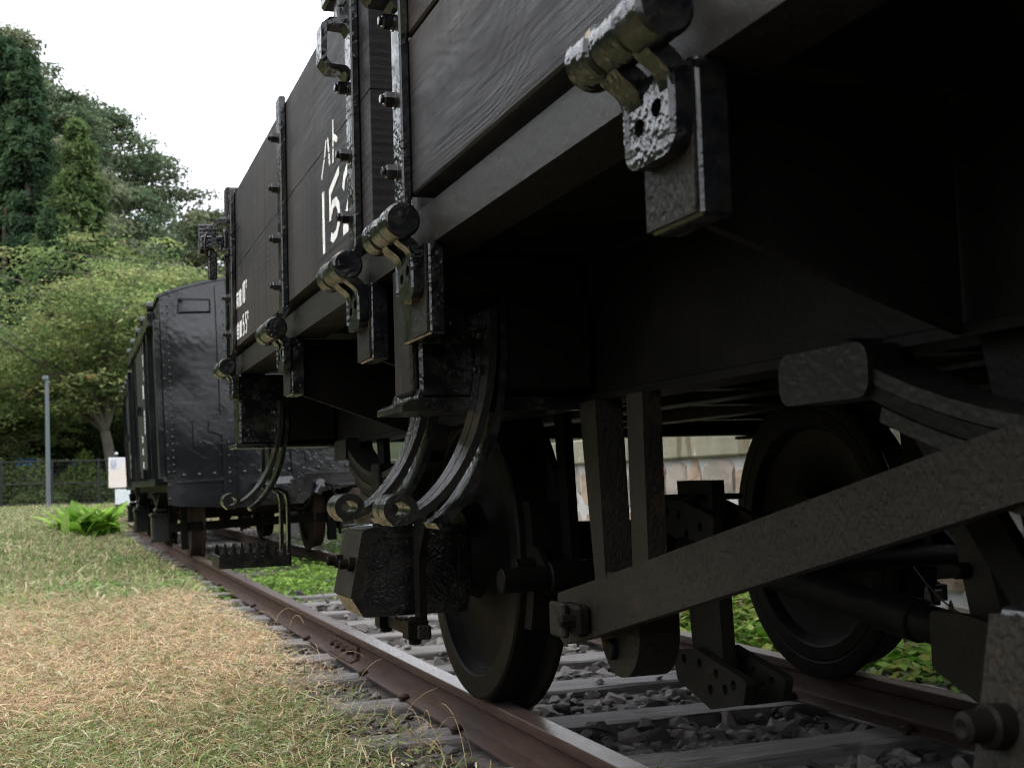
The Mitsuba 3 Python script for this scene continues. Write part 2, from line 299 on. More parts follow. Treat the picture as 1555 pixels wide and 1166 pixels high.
cols = np.stack([g * (1.02 + .08 * tint), g * .98, g * (.95 - .04 * tint)], 1) * np.where(rng.random((len(xb), 1)) < .12, .5, 1)
m, c = scatter(protos, np.stack([xb, yb, zb], 1), S, rng.uniform(0, 6.28, len(xb)), rng.normal(0, .35, len(xb)), cols)
put('ballast', m, VSTONE, smooth=False, color=c)
tag('ballast', 'broken grey brown ballast stones between and beside the sleepers', 'gravel', kind='stuff')

# ------------------------------------------------------------------ leaf helpers
def leaves_mesh(P, L, Wd, nrm, head, cols, bend=.0):
    """rhombic leaves: centre P, half length L, half width Wd, normals nrm, heading vectors head"""
    nrm = nrm / (np.linalg.norm(nrm, axis=1, keepdims=True) + 1e-9)
    a = head - (head * nrm).sum(1, keepdims=True) * nrm; a /= np.linalg.norm(a, axis=1, keepdims=True) + 1e-9
    b = np.cross(nrm, a)
    L, Wd = np.broadcast_to(L, (len(P),))[:, None], np.broadcast_to(Wd, (len(P),))[:, None]
    v = np.stack([P - a * L, P + b * Wd - nrm * L * bend, P + a * L - nrm * 2 * L * bend, P - b * Wd - nrm * L * bend], 1).reshape(-1, 3)
    k = np.arange(len(P)) * 4
    f = np.vstack([np.stack([k, k + 1, k + 2], 1), np.stack([k, k + 2, k + 3], 1)])
    return (v, f), np.repeat(cols, 4, 0)
def rvec(n, r): 
    v = r.normal(size=(n, 3)); return v / np.linalg.norm(v, axis=1, keepdims=True)

# ------------------------------------------------------------------ lawn: straw and clippings
def lawn(n, xr, yr, dens, length, width, flat, pal, name, label, seed, lift=.012, ypow=1.5):
    r = np.random.default_rng(seed)
    y = yr[0] + (yr[1] - yr[0]) * r.random(n) ** ypow; x = r.uniform(0, 1, n)
    x0 = xr(y)[0]; x1 = xr(y)[1]; x = x0 + (x1 - x0) * x
    k = r.random(n) < dens(x, y); x, y = x[k], y[k]; n = len(x)
    z = np.maximum(gz(x, y), -.174 + .048 * sst(-1.4, -1.0, x))
    L = r.uniform(*length, n) * (.6 + .4 * r.random(n)); az = r.uniform(0, 2 * np.pi, n)
    el = np.abs(r.normal(0, flat, n)); el = np.minimum(el, 1.3)
    d = np.stack([np.cos(az) * np.cos(el), np.sin(az) * np.cos(el), np.sin(el)], 1)
    w = r.uniform(*width, n)
    wd = np.stack([-np.sin(az), np.cos(az), r.normal(0, .45, n)], 1) * w[:, None]
    base = np.stack([x, y, z + lift * r.random(n) * 1.6], 1)
    bow = np.stack([r.normal(0, .12, n), r.normal(0, .12, n), r.uniform(.0, .10, n)], 1) * L[:, None]
    mid = base + d * (L * .55)[:, None] + bow; tip = base + d * L[:, None]; tip[:, 2] -= .05 * L
    v = np.stack([base - wd, base + wd, mid + wd * .85, mid - wd * .85, tip], 1).reshape(-1, 3)
    i = np.arange(n) * 5
    f = np.vstack([np.stack([i, i + 1, i + 2], 1), np.stack([i, i + 2, i + 3], 1), np.stack([i + 3, i + 2, i + 4], 1)])
    pal = np.array(pal); c = pal[r.integers(0, len(pal), n)] * r.uniform(.65, 1.3, (n, 1))
    put(name, (v, f), GRASS, smooth=False, color=np.clip(np.repeat(c, 5, 0), 0, .9))
    tag(name, label, 'grass', kind='stuff')
def fn(x, y, s, seed): return meshkit.fbm(np.stack([x * s, y * s, 0 * x], -1), 3, seed)
xl = lambda y: (np.maximum(-1.69 - .16 * y - .5, -9), np.full_like(y, -.72))
def edge(x, y):   # thins out towards the rail
    e = -.92 + .42 * (fn(x, y, 1.6, 5) - .5) - .12 * sst(4.2, 2.8, y)
    return 1 - .9 * sst(e - .10, e + .2, x)
straw = lambda x, y: np.clip((sst(3.6, 5.3, y + 1.8 * (fn(x, y, 1.2, 8) - .5)) * (1 - .75 * sst(7.6, 10.8, y + 4.2 * (fn(x, y, .9, 9) - .5))) + .27), 0, 1) * edge(x, y)
green = lambda x, y: np.clip(1.12 - .9 * sst(3.6, 5.4, y + 1.9 * (fn(x, y, 1.6, 8) - .5)) * (1 - sst(7.8, 10.8, y + 4.2 * (fn(x, y, .9, 9) - .5))), .10 + .5 * sst(.52, .66, fn(x, y, 2.3, 14)), 1) * edge(x, y)
lawn(225000, xl, (2.2, 14), straw, (.03, .13), (.0008, .0019), .24,
     [(.63, .43, .25), (.75, .54, .34), (.52, .35, .20), (.72, .56, .38), (.30, .20, .12), (.64, .52, .35), (.80, .65, .46), (.36, .25, .15)], 'dry_grass', 'straw coloured dry cut grass lying over the lawn beside the rail', 11)
lawn(225000, xl, (2.2, 14), green, (.03, .11), (.0010, .0026), .33,
     [(.22, .29, .10), (.32, .38, .16), (.46, .48, .30), (.15, .23, .07), (.36, .31, .18), (.54, .54, .36), (.24, .17, .10), (.26, .36, .12)], 'grass', 'green and faded grass clippings over the near lawn', 12)
xf_ = lambda y: (-1.69 - .16 * y - 2, np.where(y > 24, 4.0, -.8))
lawn(110000, xf_, (9, 40), lambda x, y: sst(8.5, 13.5, y + 3 * (fn(x, y, .9, 9) - .5)), (.07, .16), (.004, .009), .5,
     [(.22, .31, .10), (.28, .36, .14), (.36, .40, .22), (.18, .26, .09), (.52, .44, .29), (.26, .33, .13), (.56, .48, .34), (.34, .28, .17)], 'lawn_grass', 'short mown green lawn between the dry grass and the fence', 13, ypow=1.2)
# low leafy weeds
def weeds(name, label, areas, seed, pal, size=(.012, .03)):
    r = np.random.default_rng(seed); Ps, Ls = [], []
    for (cx, cy, sx, sy, n, h, zb_) in areas:
        x = cx + sx * r.normal(size=n); y = cy + sy * r.normal(size=n)
        z = (gz(x, y) if zb_ is None else zb_) + h * r.random(n) ** .7 * np.exp(-.5 * (((x - cx) / sx) ** 2 + ((y - cy) / sy) ** 2) * .6)
        ok = (np.abs(x + .565) > .05) & (x < 1.52)
        Ps.append(np.stack([x, y, z], 1)[ok]); Ls.append(r.uniform(*size, n)[ok])
    P, L = np.vstack(Ps), np.concatenate(Ls); n = len(P)
    nr = rvec(n, r) * .55 + [0, 0, 1]
    pal = np.array(pal); c = pal[r.integers(0, len(pal), n)] * r.uniform(.65, 1.25, (n, 1))
    m, cc = leaves_mesh(P, L, L * .55, nr, rvec(n, r), c, .12)
    put(name, m, LEAF, smooth=False, color=cc); tag(name, label, 'weeds', kind='stuff')
GP = [(.16, .28, .05), (.22, .36, .07), (.12, .22, .045), (.27, .38, .1), (.2, .3, .1)]
weeds('weed', 'fresh green leafy weeds between the rails in front of the boxcar', [(-.25, 9.3, .25, .5, 2600, .10, -.15), (.25, 9.9, .3, .6, 2400, .12, -.15), (.9, 9.5, .25, 1.0, 2500, .2, -.16), (0, 11.5, .35, 1.2, 2600, .15, -.15), (1.1, 11, .3, 1.2, 1800, .35, -.16), (1.1, 13.5, .3, 1.2, 1800, .4, -.16)], 21, GP)
weeds('weed_patch', 'green clover like weeds hugging the outside of the left rail', [(-.95, 10.0, .2, .5, 2400, .09, None), (-.85, 11.2, .18, .7, 1500, .10, None), (-1.5, 10.6, .35, .5, 1600, .06, None), (-1.1, 13.5, .15, 1.2, 900, .12, None)], 22, [(.17, .28, .08), (.26, .37, .14), (.30, .40, .2), (.14, .24, .06)])
weeds('weed_fringe', 'leafy green and yellowing weeds at the foot of the stone wall', [(1.25, 4.6, .16, .35, 900, .22, -.15), (1.3, 5.4, .15, .4, 1700, .24, -.15), (1.3, 6.3, .15, .5, 2000, .28, -.15), (1.3, 7.4, .15, .6, 1700, .33, -.15), (1.35, 8.8, .14, .7, 1500, .36, -.15), (1.32, 3.6, .12, .4, 900, .16, -.15)], 23, [(.17, .3, .06), (.25, .38, .09), (.34, .42, .14), (.12, .22, .05), (.32, .33, .08)], (.018, .04))
weeds('clover', 'small bright leaves and sprigs growing through the near cut grass', [(-1.05, 2.55, .22, .25, 420, .05, None), (-1.6, 3.2, .4, .5, 420, .03, None), (-2.2, 5, .6, .9, 300, .03, None), (-2.6, 9.5, .9, .8, 700, .05, None), (-.8, 2.3, .1, .2, 160, .05, None)], 24, [(.2, .33, .07), (.3, .42, .12), (.15, .26, .05), (.42, .42, .1)], (.008, .02))
# long dry stalks leaning against the rail
for k in range(26):
    r = np.random.default_rng(300 + k)
    y = 2.3 + 4.2 * r.random(); x = -.66 - .12 * r.random(); h = r.uniform(.08, .2); az = r.uniform(0, 6.28)
    pts = bez([(x, y, -.16), (x + .02 * math.cos(az), y + .02 * math.sin(az), -.16 + h * .7), (x + .10 * math.cos(az), y + .08 * math.sin(az), -.16 + h), (x + .17 * math.cos(az), y + .14 * math.sin(az), -.16 + h * r.uniform(.5, 1.1))], 9)
    key = put('dry_stalk', tube(pts, np.linspace(.0012, .0007, 9), 4), mat('mat_straw', (.5, .38, .2), .6) if k == 0 else 'mat_straw', smooth=True)
    tag(key, 'thin dry grass stalk arching beside the left rail', 'grass stalk', 'dry stalks along the left rail')
key = put('grass_blade', tube(bez([(-.86, 2.05, -.16), (-.7, 2.2, -.03), (-.5, 2.5, .0), (-.42, 2.62, -.02)], 10), np.linspace(.003, .001, 10), 4), mat('mat_green_blade', (.12, .26, .05), .5), smooth=True)
tag(key, 'single long green grass blade lying over the near rail', 'grass blade')

# ------------------------------------------------------------------ the open wagon
XS = -1.172                     # outer face of the left side boards
Y0, YM0, YM1, Y1 = -.20, 1.93, 2.19, 4.31
AX = (3.41, .77)                # axle positions
WZ, WR = .42, .42
wg = thing('open_wagon', 'black wooden open goods wagon with drop sides numbered 152, standing in the foreground', 'goods wagon')
def hexbolt(x, y, z, s=-1, r=.0125, h=.017):
    return cat_([cyl((x, y, z), (x + s * .003, y, z), r * 1.25, 14), cyl((x, y, z), (x + s * h, y, z), r, 6), cyl((x + s * h, y, z), (x + s * (h + .006), y, z), r * .62, 10)])
def stroke(pts, w): return sg.LineString(pts).buffer(w / 2, cap_style='flat', join_style='mitre')
HOFF = {2.295: .045, 3.13: .06, 4.15: .05}
def side_doors(right):
    M = lambda m: mirror(m, right)
    sd = 'right' if right else 'left'
    for d, (ya, yb_, straps) in enumerate(((YM1, Y1, (2.295, 3.13, 4.15)), (Y0, YM0, (-.1, 1.03, 1.937)))):
        door = part('side_door', wg)
        for k, (za, zb_) in enumerate(((1.075, 1.335 - (.004 if d else .0005)), (1.335 + (.004 if d else .0005), 1.585))):
            put('plank', M(box(XS, XS + .055, ya, yb_, za, zb_, .0035 if d else .001)), WOOD, door, smooth=False)
        put('tongue', M(box(XS + .02, XS + .05, ya + .001, yb_ - .001, 1.325, 1.345, .001)), ENDGRAIN, door, smooth=False)
        for ys_ in straps:
            put('strap', M(box(XS - .017, XS - .0005, ys_ - .027, ys_ + .027, 1.045, 1.60, .003)), TAR, door)
            for zz in (1.12, 1.24, 1.37, 1.50):
                put('bolt', M(hexbolt(XS - .016, ys_ + .010, zz, h=.02)), ENAMEL, door)
            bar = []
            for a, b, rr in ((-.085, -.032, .0285), (-.030, .030, .0265), (.032, .085, .0285)):
                bar.append(lathe([(a, 0), (a, rr - .004), (a + .004, rr), (b - .004, rr), (b, rr - .004), (b, 0)], (XS - .033, ys_ + HOFF.get(ys_, 0), 1.022 - .012 * sst(2.4, 3.2, ys_)), 'y', 24))
            bar.append(strip([(XS - .007, 1.06), (XS - .012, 1.045), (XS - .03, 1.035)], .016, ys_ - .027, ys_ + .027))
            put('hinge_barrel', M(cat_(bar)), TAR, door)
        ends = (straps[0], straps[-1]) if d == 0 else (straps[-1],)
        for ys_ in ends:
            pth = bez([(XS - .012, 1.492), (XS - .075, 1.502), (XS - .075, 1.40), (XS - .012, 1.398)], 3)
            path = [(XS - .010, 1.470), (XS - .022, 1.488), (XS - .052, 1.490), (XS - .066, 1.478), (XS - .067, 1.415), (XS - .056, 1.400), (XS - .026, 1.398), (XS - .012, 1.380), (XS - .010, 1.345)]
            put('latch_loop', M(strip(path, .011, ys_ - .024, ys_ + .024)), TAR, door)
    return
side_doors(False); side_doors(True)
d1 = f'{wg}__side_door'
# stencilled marks on the far left door (thin paint, reading towards smaller y)
def mark(name, poly, lab=None):
    """poly in (u, z): u metres to the right of y = 2.66 -> y = 2.66 - u"""
    poly = sa.scale(poly, -1, 1, origin=(0, 0))
    poly = sa.translate(poly, 2.66, 0)
    put(name, prism(poly, 'x', XS - .0016, XS - .0004), WHITE, d1, smooth=False, label=lab)
U = lambda y: 2.66 - y
one = sg.box(U(2.650), 1.112, U(2.628), 1.246)
five = sg.Polygon([(U(2.572), 1.172), (U(2.556), 1.172), (U(2.556), 1.222), (U(2.468), 1.252), (U(2.462), 1.234), (U(2.545), 1.205)])
bowl = stroke([(U(2.556), 1.182), (U(2.535), 1.197), (U(2.505), 1.197), (U(2.484), 1.183), (U(2.476), 1.165), (U(2.482), 1.145), (U(2.505), 1.130), (U(2.54), 1.126), (U(2.562), 1.134)], .018)
five = sg.Polygon([(U(2.575), 1.168), (U(2.557), 1.168), (U(2.557), 1.223), (U(2.574), 1.232)]).union(sg.Polygon([(U(2.574), 1.216), (U(2.470), 1.244), (U(2.470), 1.262), (U(2.574), 1.236)])).union(bowl)
two = stroke([(U(2.448), 1.205), (U(2.435), 1.226), (U(2.405), 1.238), (U(2.378), 1.228), (U(2.372), 1.206), (U(2.39), 1.178), (U(2.43), 1.142), (U(2.446), 1.124)], .020).union(sg.box(U(2.456), 1.112, U(2.364), 1.130))
mark('number_one', one, 'white stencilled figure 1'); mark('number_five', five, 'white stencilled figure 5'); mark('number_two', sa.translate(two, .016, 0), 'white stencilled figure 2, half hidden by a strap')
gap = sg.box(-1, 1.312, 2, 1.316)
ha = stroke([(U(2.596), 1.348), (U(2.612), 1.318), (U(2.652), 1.278)], .010).union(stroke([(U(2.580), 1.348), (U(2.568), 1.312), (U(2.562), 1.286)], .010))
to = stroke([(U(2.520), 1.372), (U(2.526), 1.282)], .010).union(stroke([(U(2.52), 1.336), (U(2.480), 1.318)], .013))
mark('letter_ha', ha.difference(gap), 'white stencilled katakana ha'); mark('letter_to', to.difference(gap), 'white stencilled katakana to')
def glyph(lines, u0, z0, w, h, t):
    return shapely.union_all([stroke([(u0 + a * w, z0 + b * h) for a, b in l], t) for l in lines])
KA = [[(0, .86), (1, .86)], [(.3, 1), (.3, .74)], [(.7, 1), (.7, .74)], [(.28, .68), (.04, .36)], [(.17, .5), (.17, 0)], [(.36, .56), (1, .56)], [(.84, .56), (.84, .04), (.7, .04)], [(.42, .38), (.68, .38), (.68, .16), (.42, .16), (.42, .38)]]
JU = [[(.1, .92), (.9, .92)], [(0, .78), (1, .78)], [(.15, .64), (.85, .64), (.85, .34), (.15, .34), (.15, .64)], [(.15, .49), (.85, .49)], [(.5, .96), (.5, .02)], [(.12, .18), (.88, .18)], [(0, .02), (1, .02)]]
JI = [[(.5, 1), (.4, .84)], [(.15, .82), (.85, .82), (.85, .02), (.15, .02), (.15, .82)], [(.15, .55), (.85, .55)], [(.15, .29), (.85, .29)]]
def digits(txt, u0, z0, h, sx=1.0):
    segs = {'1': [[(.5, 1), (.5, 0)]], '0': [[(.15, .1), (.15, .9), (.5, 1), (.85, .9), (.85, .1), (.5, 0), (.15, .1)]], '5': [[(.85, .97), (.2, .97), (.2, .55), (.6, .6), (.85, .4), (.85, .15), (.5, 0), (.1, .06)]], '.': [[(.4, 0), (.4, .1)]],
            't': [[(.5, 1), (.5, .1), (.8, 0)], [(.2, .72), (.85, .72)]]}
    out, u = [], u0
    for ch in txt:
        w = h * .5 * sx * (.5 if ch in '1.' else 1); hh = h * (.42 if ch == 't' else 1); zz = z0 + (h * .6 if ch == 't' else 0)
        out.append(glyph(segs[ch], u, zz, w, hh, .0085 if ch != 't' else .006)); u += w * 1.35
    return shapely.union_all(out)
for nm, z, ch, num in (('load_mark', 1.198, KA, '10t'), ('tare_mark', 1.098, JI, '5.5t')):
    u0 = U(4.115)
    mark(nm, shapely.union_all([glyph(ch, u0, z, .055, .05, .0065), glyph(JU, u0 + .068, z - .001, .055, .05, .0065), digits(num, u0 + .15, z - .004, .062, 1.1 if num[0] == '1' else .95)]),
         'small white kanji load capacity mark reading 10 t' if num[0] == '1' else 'small white kanji tare weight mark reading 5.5 t')
# ends, posts, floor
for ya, yb_, nm in ((4.345, 4.40, 'far'), (-.29, -.235, 'near')):
    e = part('end_wall', wg)
    for k in range(3):
        put('plank', box(XS - .004, -XS + .004, ya, yb_, 1.06 + .2 * k, 1.256 + .2 * k, .004), WOOD, e, smooth=False)
    if nm == 'far':
        for xx in (-.7, .7): put('post', box(xx - .04, xx + .04, yb_ + .002, yb_ + .06, .8, 1.63), DARK, e)
def latch(right):
    M = lambda m: mirror(m, right)
    lt = part('end_latch', wg)
    put('hasp_block', M(box(-1.262, -1.178, 4.36, 4.42, 1.440, 1.486, .005)), TAR, lt)
    put('hasp_plate', M(box(-1.264, -1.204, 4.40, 4.416, 1.43, 1.535, .006)), TAR, lt)
    put('pin', M(box(-1.234, -1.205, 4.37, 4.40, 1.335, 1.44, .004)), TAR, lt)
    put('pin_ring', M(tube(bez([(-1.232, 4.35, 1.515), (-1.25, 4.345, 1.50), (-1.253, 4.345, 1.43), (-1.245, 4.35, 1.408), (-1.232, 4.36, 1.41)], 10), .0045, 6)), TAR, lt)
    put('corner_iron', M(box(-1.184, -1.12, 4.325, 4.342, 1.0, 1.50)), TAR, lt)
latch(False); latch(True)
for right in (False, True):
    M = lambda m: mirror(m, right)
    put('middle_post', M(box(XS + .03, XS + .09, 1.99, 2.13, .99, 1.68, .004)), ENDGRAIN, wg, label='dark timber post between the two drop doors')
    lt = part('middle_latch', wg)
    for yy in (1.965, 2.35):
        put('chain_hook', M(tube([(XS - .02, yy, 1.62), (XS - .035, yy - .01, 1.585), (XS - .03, yy - .02, 1.545), (XS - .012, yy - .02, 1.53), (XS - .004, yy - .01, 1.55)], .006, 8)), TAR, lt)
        put('hasp_block', M(box(XS - .05, XS - .014, yy - .035, yy + .03, 1.545, 1.60, .005)), TAR, lt)
    put('pin', M(box(XS - .034, XS - .012, 2.30, 2.335, 1.50, 1.60, .004)), TAR, lt)
fl = part('floor', wg)
for k in range(23):
    put('floor_plank', box(-1.12, 1.12, Y0 + .1975 * k, Y0 + .1975 * k + .191, 1.005, 1.055, .004), DARK, fl)
for right in (False, True):
    M = lambda m: mirror(m, right)
    put('side_sill', M(prism([(-1.152, .992), (-1.152, 1.058), (-1.145, 1.058), (-1.145, 1.002), (-1.07, 1.002), (-1.07, .992)], 'y', -.25, 4.34)), SILL, wg, smooth=False, label='grey brown sill beam under the side doors')
    put('sole_bar', M(prism([(-.85, .745), (-.85, .757), (-.842, .76), (-.842, .985), (-.85, .99), (-.85, 1.002), (-.77, 1.002), (-.77, .99), (-.828, .985), (-.828, .76), (-.77, .757), (-.77, .745)], 'y', -.25, 4.33)), DARK, wg, smooth=False)
    for yc in (-.1, 1.03, 2.310, 3.19):
        o = part('outrigger', wg)
        put('end_block', M(box(-1.163, -1.13, yc - .055, yc + .05, .846, .991, .003)), TAR, o)
        put('outer_face', M(box(-1.168, -1.1632, yc - .052, yc + .048, .848, .990, .001)), DUSTY, o)  # weathered outer side, its lit look set lighter than the dark block sides
        put('web', M(prism([(-1.13, .99), (-1.13, .846), (-.852, .748), (-.852, .99)], 'y', yc - .012, yc + .002)), DARK, o, smooth=False)
    for yc in (-.1, 1.03, 1.925, 2.310, 3.17, 4.19):
        ol = sg.box(yc - .055, .93, yc + .055, .985).union(sg.box(yc - .055, .905, yc + .055, .96).buffer(-.026).buffer(.026, quad_segs=6))
        for dy, zz in ((.020, .943), (-.017, .952)): ol = ol.difference(sa.scale(sg.Point(yc + dy, zz).buffer(.0085, quad_segs=6), 1.25, 1))
        hb = part('hinge_bracket', wg)
        arm = sg.LineString(bez([(-1.206, 1.008), (-1.204, .99), (-1.180, .995), (-1.177, .965)], 8)).buffer(.009, cap_style='flat')
        put('bracket_plate', M(prism(ol, 'x', -1.185, -1.1685)), TAR, hb, smooth=35)
        for a, b in ((yc - .053, yc - .026), (yc + .012, yc + .053)): put('bracket_arm', M(prism(arm, 'y', a, b)), TAR, hb, smooth=40)
        for sy in (-1, 1): put('edge_bead', M(tube([(-1.181, yc + sy * .047,   .92 + .012 * q) for q in range(6)], .007, 6)), TAR, hb)
    # deep middle and end brackets
    for yc, nm in ((2.05, 'middle_bracket'), (4.235, 'end_bracket')):
        o = part(nm, wg)
        if nm == 'middle_bracket':
            put('pocket', M(box(-1.135, -.853, yc - .02, yc + .10, .757, .99, .006)), TAR, o)
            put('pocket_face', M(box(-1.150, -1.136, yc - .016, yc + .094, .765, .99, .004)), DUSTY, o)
            put('block', M(box(-1.163, -1.137, yc - .19, yc - .022, .846, .991, .003)), TAR, o)
            put('block_face', M(box(-1.168, -1.1632, yc - .186, yc - .10, .848, .990, .001)), DUSTY, o)  # same lighter skin for the lit, weathered outer side of this block
            put('block_web', M(box(-1.136, -.853, yc - .055, yc - .040, .846, .99)), TAR, o)
            put('flange', M(prism([(-1.172, .734), (-1.172, .744), (-1.16, .752), (-1.145, .756), (-1.14, .772), (-1.135, .757), (-.855, .757), (-.855, .734)], 'y', yc - .04, yc + .14)), TAR, o, label='flared foot plate with green moss on its edge')
        else:
            put('pocket', M(box(-1.160, -.853, yc - .05, yc + .095, .760, .99, .006)), TAR, o)
            put('flange', M(box(-1.175, -.853, yc - .07, yc + .11, .746, .759, .003)), TAR, o)
    # door check springs
    for yc in (-.15, 1.985, 2.37, 4.17):
        o = part('door_spring', wg)
        eye = [(-1.195 + .022 * math.cos(t), .5735 + .0195 * math.sin(t)) for t in np.linspace(-1.9, -1.9 - 5.6, 22)]
        main = list(map(tuple, bez([(-1.03, .90), (-1.028, .78), (-1.045, .655), (-1.11, .585), (-1.165, .556), (-1.205, .5535)], 18))) + eye
        w = .04
        put('main_leaf', M(cat_([strip(main, .013, yc - w, yc - .0022), strip(main, .013, yc + .0022, yc + w)])), LEAFSTEEL, o, smooth=40)
        back = list(map(tuple, bez([(-1.012, .90), (-1.008, .77), (-1.022, .645), (-1.085, .572), (-1.135, .545)], 14)))
        put('back_leaf', M(strip(back, .012, yc - w + .003, yc + w - .003)), TAR, o)
        for zz in (.80, .86): put('bolt', M(hexbolt(-1.036, yc - .012, zz, r=.010)), TAR, o)
        put('spring_seat', M(box(-1.008, -.853, yc - .03, yc + .03, .77, .92)), DARK, o)
    # running gear
    for ya in AX:
        ab = part('axle_box', wg)
        cross = [(-.948, .495), (-.985, .312), (-.955, .262), (-.665, .262), (-.655, .31), (-.655, .46), (-.68, .50), (-.91, .502)]
        body = prism(sg.Polygon(cross).buffer(-.008).buffer(.008, quad_segs=2), 'y', ya - .105, ya + .105)
        put('casting', M(body), TAR, ab, smooth=25)
        fc = prism([(-.955, .49), (-.990, .318), (-.978, .306), (-.963, .3), (-.93, .49)], 'y', ya - .112, ya + .112)
        put('cover', M(fc), DUSTY, ab)
        for dy in (-.082, .082):
            put('cover_bolt', M(cat_([cyl((-.965, ya + dy, .402), (-.992, ya + dy, .404), .019, 16), lathe([(0, .0), (-.003, .008), (.0, .013), (.022, .014), (.022, 0)], (-1.012, ya + dy, .405), 'x', 14)])), DARK, ab, smooth=40)
        put('rim', M(prism(sg.Polygon(cross).buffer(-.012).difference(sg.Polygon(cross).buffer(-.032)), 'y', ya - .112, ya - .1)), TAR, ab)
        sp = part('leaf_spring', wg)
        for q, hl in enumerate((.42, .40, .37, .293, .22, .15, .08)):
            yy = np.linspace(-hl, hl, 17); zz = .637 + .529 * yy ** 2 - .0185 * q
            line = sg.LineString(list(zip(ya - .035 + yy, zz))).buffer(.0080, cap_style='flat')
            put('leaf', M(prism(line, 'x', -.892 + .002 * (q % 2), -.812)), DARK if q % 2 else SPRINGLEAF, sp, smooth=25)
        put('buckle', M(box(-.90, -.804, ya - .08, ya + .01, .50, .67, .004)), DARK, sp)
        for s in (-1, 1):
            put('hanger_shoe', M(prism(sg.box(ya - .035 + s * .468 - .088, .692, ya - .035 + s * .468 + .088, .752).buffer(-.02).buffer(.02), 'x', -.898, -.852)), SPRINGLEAF, sp)
            put('spring_eye', M(cyl((-.89, ya - .035 + s * .43, .742), (-.815, ya - .035 + s * .43, .742), .018)), DARK, sp)
        wi = part('axle_guard', wg)
        for s in (-1, 1):
            put('leg', M(prism([(ya + s * .22, .99), (ya + s * .135, .45), (ya + s * .135, .22), (ya + s * .185, .22), (ya + s * .19, .45), (ya + s * .32, .99)][::int(s)], 'x', -.822, -.802)), DARK, wi)
            put('brace', M(prism([(ya + s * .55, .95), (ya + s * .62, .95), (ya + s * .19, .42), (ya + s * .16, .45)], 'x', -.822, -.806)), DARK, wi)
            put('keeper_bolt', M(cat_([cyl((-.83, ya + s * .16, .262), (-.83, ya + s * .16, .19), .017, 10), box(-.856, -.80, ya + s * .16 - .03, ya + s * .16 + .03, .205, .255)])), DARK, wi)
        put('keeper_bar', M(box(-.832, -.795, ya - .2, ya + .2, .205, .242, .004)), DUSTY, wi)
# wheelsets
def wheel_mesh():
    # axial a: 0 = outer face, positive towards the track centre; left wheel outer face at x=-.62
    tyre = [(.004, .345), (0, .350), (0, .405), (.006, .412), (.09, .420), (.102, .428), (.110, .445), (.118, .4495), (.126, .446), (.130, .437), (.130, .398), (.128, .395), (.128, .391), (.130, .388), (.130, .350), (.126, .345)]
    disc = [(.126, .345), (.100, .325), (.085, .26), (.095, .18), (.118, .13), (.150, .118), (.150, .075), (.150, .0)]
    disc_o = [(.004, .345), (.02, .34), (.045, .325), (.055, .26), (.048, .18), (.02, .135), (-.02, .12), (-.03, .112), (-.03, 0)]
    return tyre, disc, disc_o
tyre, disc, disc_o = wheel_mesh()
for ya in AX:
    ws = part('wheelset', wg)
    put('axle', lathe([(-.96, 0), (-.96, .045), (-.80, .045), (-.78, .065), (-.44, .072), (-.1, .066), (.1, .066), (.44, .072), (.78, .065), (.80, .045), (.96, .045), (.96, 0)], (0, ya, WZ), 'x', 28), DARK, ws)
    for s in (-1, 1):
        fx = lambda pr: [(s * (.622 - a), r) for a, r in pr]
        w = cat_([lathe(fx(tyre), (0, ya, WZ), 'x', 120), lathe(fx(disc), (0, ya, WZ), 'x', 96), lathe(fx(disc_o), (0, ya, WZ), 'x', 96)])
        put('wheel', w, DARK, ws, smooth=28)
# headstocks, cross members, draw gear
for yh, s in ((4.27, 1), (-.24, -1)):
    put('headstock', box(-.85, .85, yh - .05 * s if s > 0 else yh - .05, yh + .06 if s > 0 else yh + .05, .76, .985, .004), DARK, wg)
    dg = part('draw_gear', wg)
    put('coupler_box', box(-.09, .09, min(yh, yh + s * .35), max(yh, yh + s * .35), .80, .95, .01), DARK, dg)
    put('coupler_head', prism(sg.Polygon([(-.08, 0), (-.12, .1), (-.1, .24), (.02, .27), (.04, .16), (.12, .2), (.12, .08), (.08, 0)]), 'z', .76, .98) if s > 0 else box(-.1, .1, yh - .55, yh - .35, .76, .98), DARK, dg, to_world=T4().translate([0, yh + .4 if s > 0 else 0, 0]))
for yc in (.3, 1.1, 1.7, 2.45, 3.0, 3.85):
    put('cross_member', box(-.768, .768, yc - .04, yc + .04, .80, .985), DARK, wg)
for xx in (-.22, .22):
    put('centre_sill', box(xx - .04, xx + .04, -.18, 4.2, .79, .98), DARK, wg)
# brake gear
hp = part('lever_guide', wg)
for (ya, yb_, yc, yd) in ((1.995, 1.925, 1.905, 1.948), (1.80, 1.742, 1.80, 1.742)):
    put('hanger', prism([(ya, .745), (yb_, .745), (yc if yc < yd else yd, .43), (yd if yc < yd else yc, .43)], 'x', -.862, -.812 if ya > 1.9 else -.83), DUSTY, hp, smooth=False)
put('foot', prism(sg.Point(1.865, .372).buffer(.077, quad_segs=12).intersection(sg.box(1.5, .2, 2.3, .372)).union(sg.box(1.788, .371, 1.942, .46)), 'x', -.86, -.79), DUSTY, hp, smooth=25)
put('foot_bolt', cyl((-.84, 1.885, .338), (-.872, 1.885, .338), .017, 12), DARK, hp)
lev = [(2.075, .400), (2.045, .430), (1.86, .450), (.98, .668), (.2, .80), (.2, .73), (.98, .592), (1.86, .372), (2.03, .330), (2.06, .345), (2.075, .37)]
lev = [(2.02, .420), (1.86, .452), (.9, .652), (-.2, .86), (-.2, .785), (.9, .582), (1.90, .355), (2.00, .335), (2.025, .352), (2.022, .39)]
bl = part('brake_lever', wg)
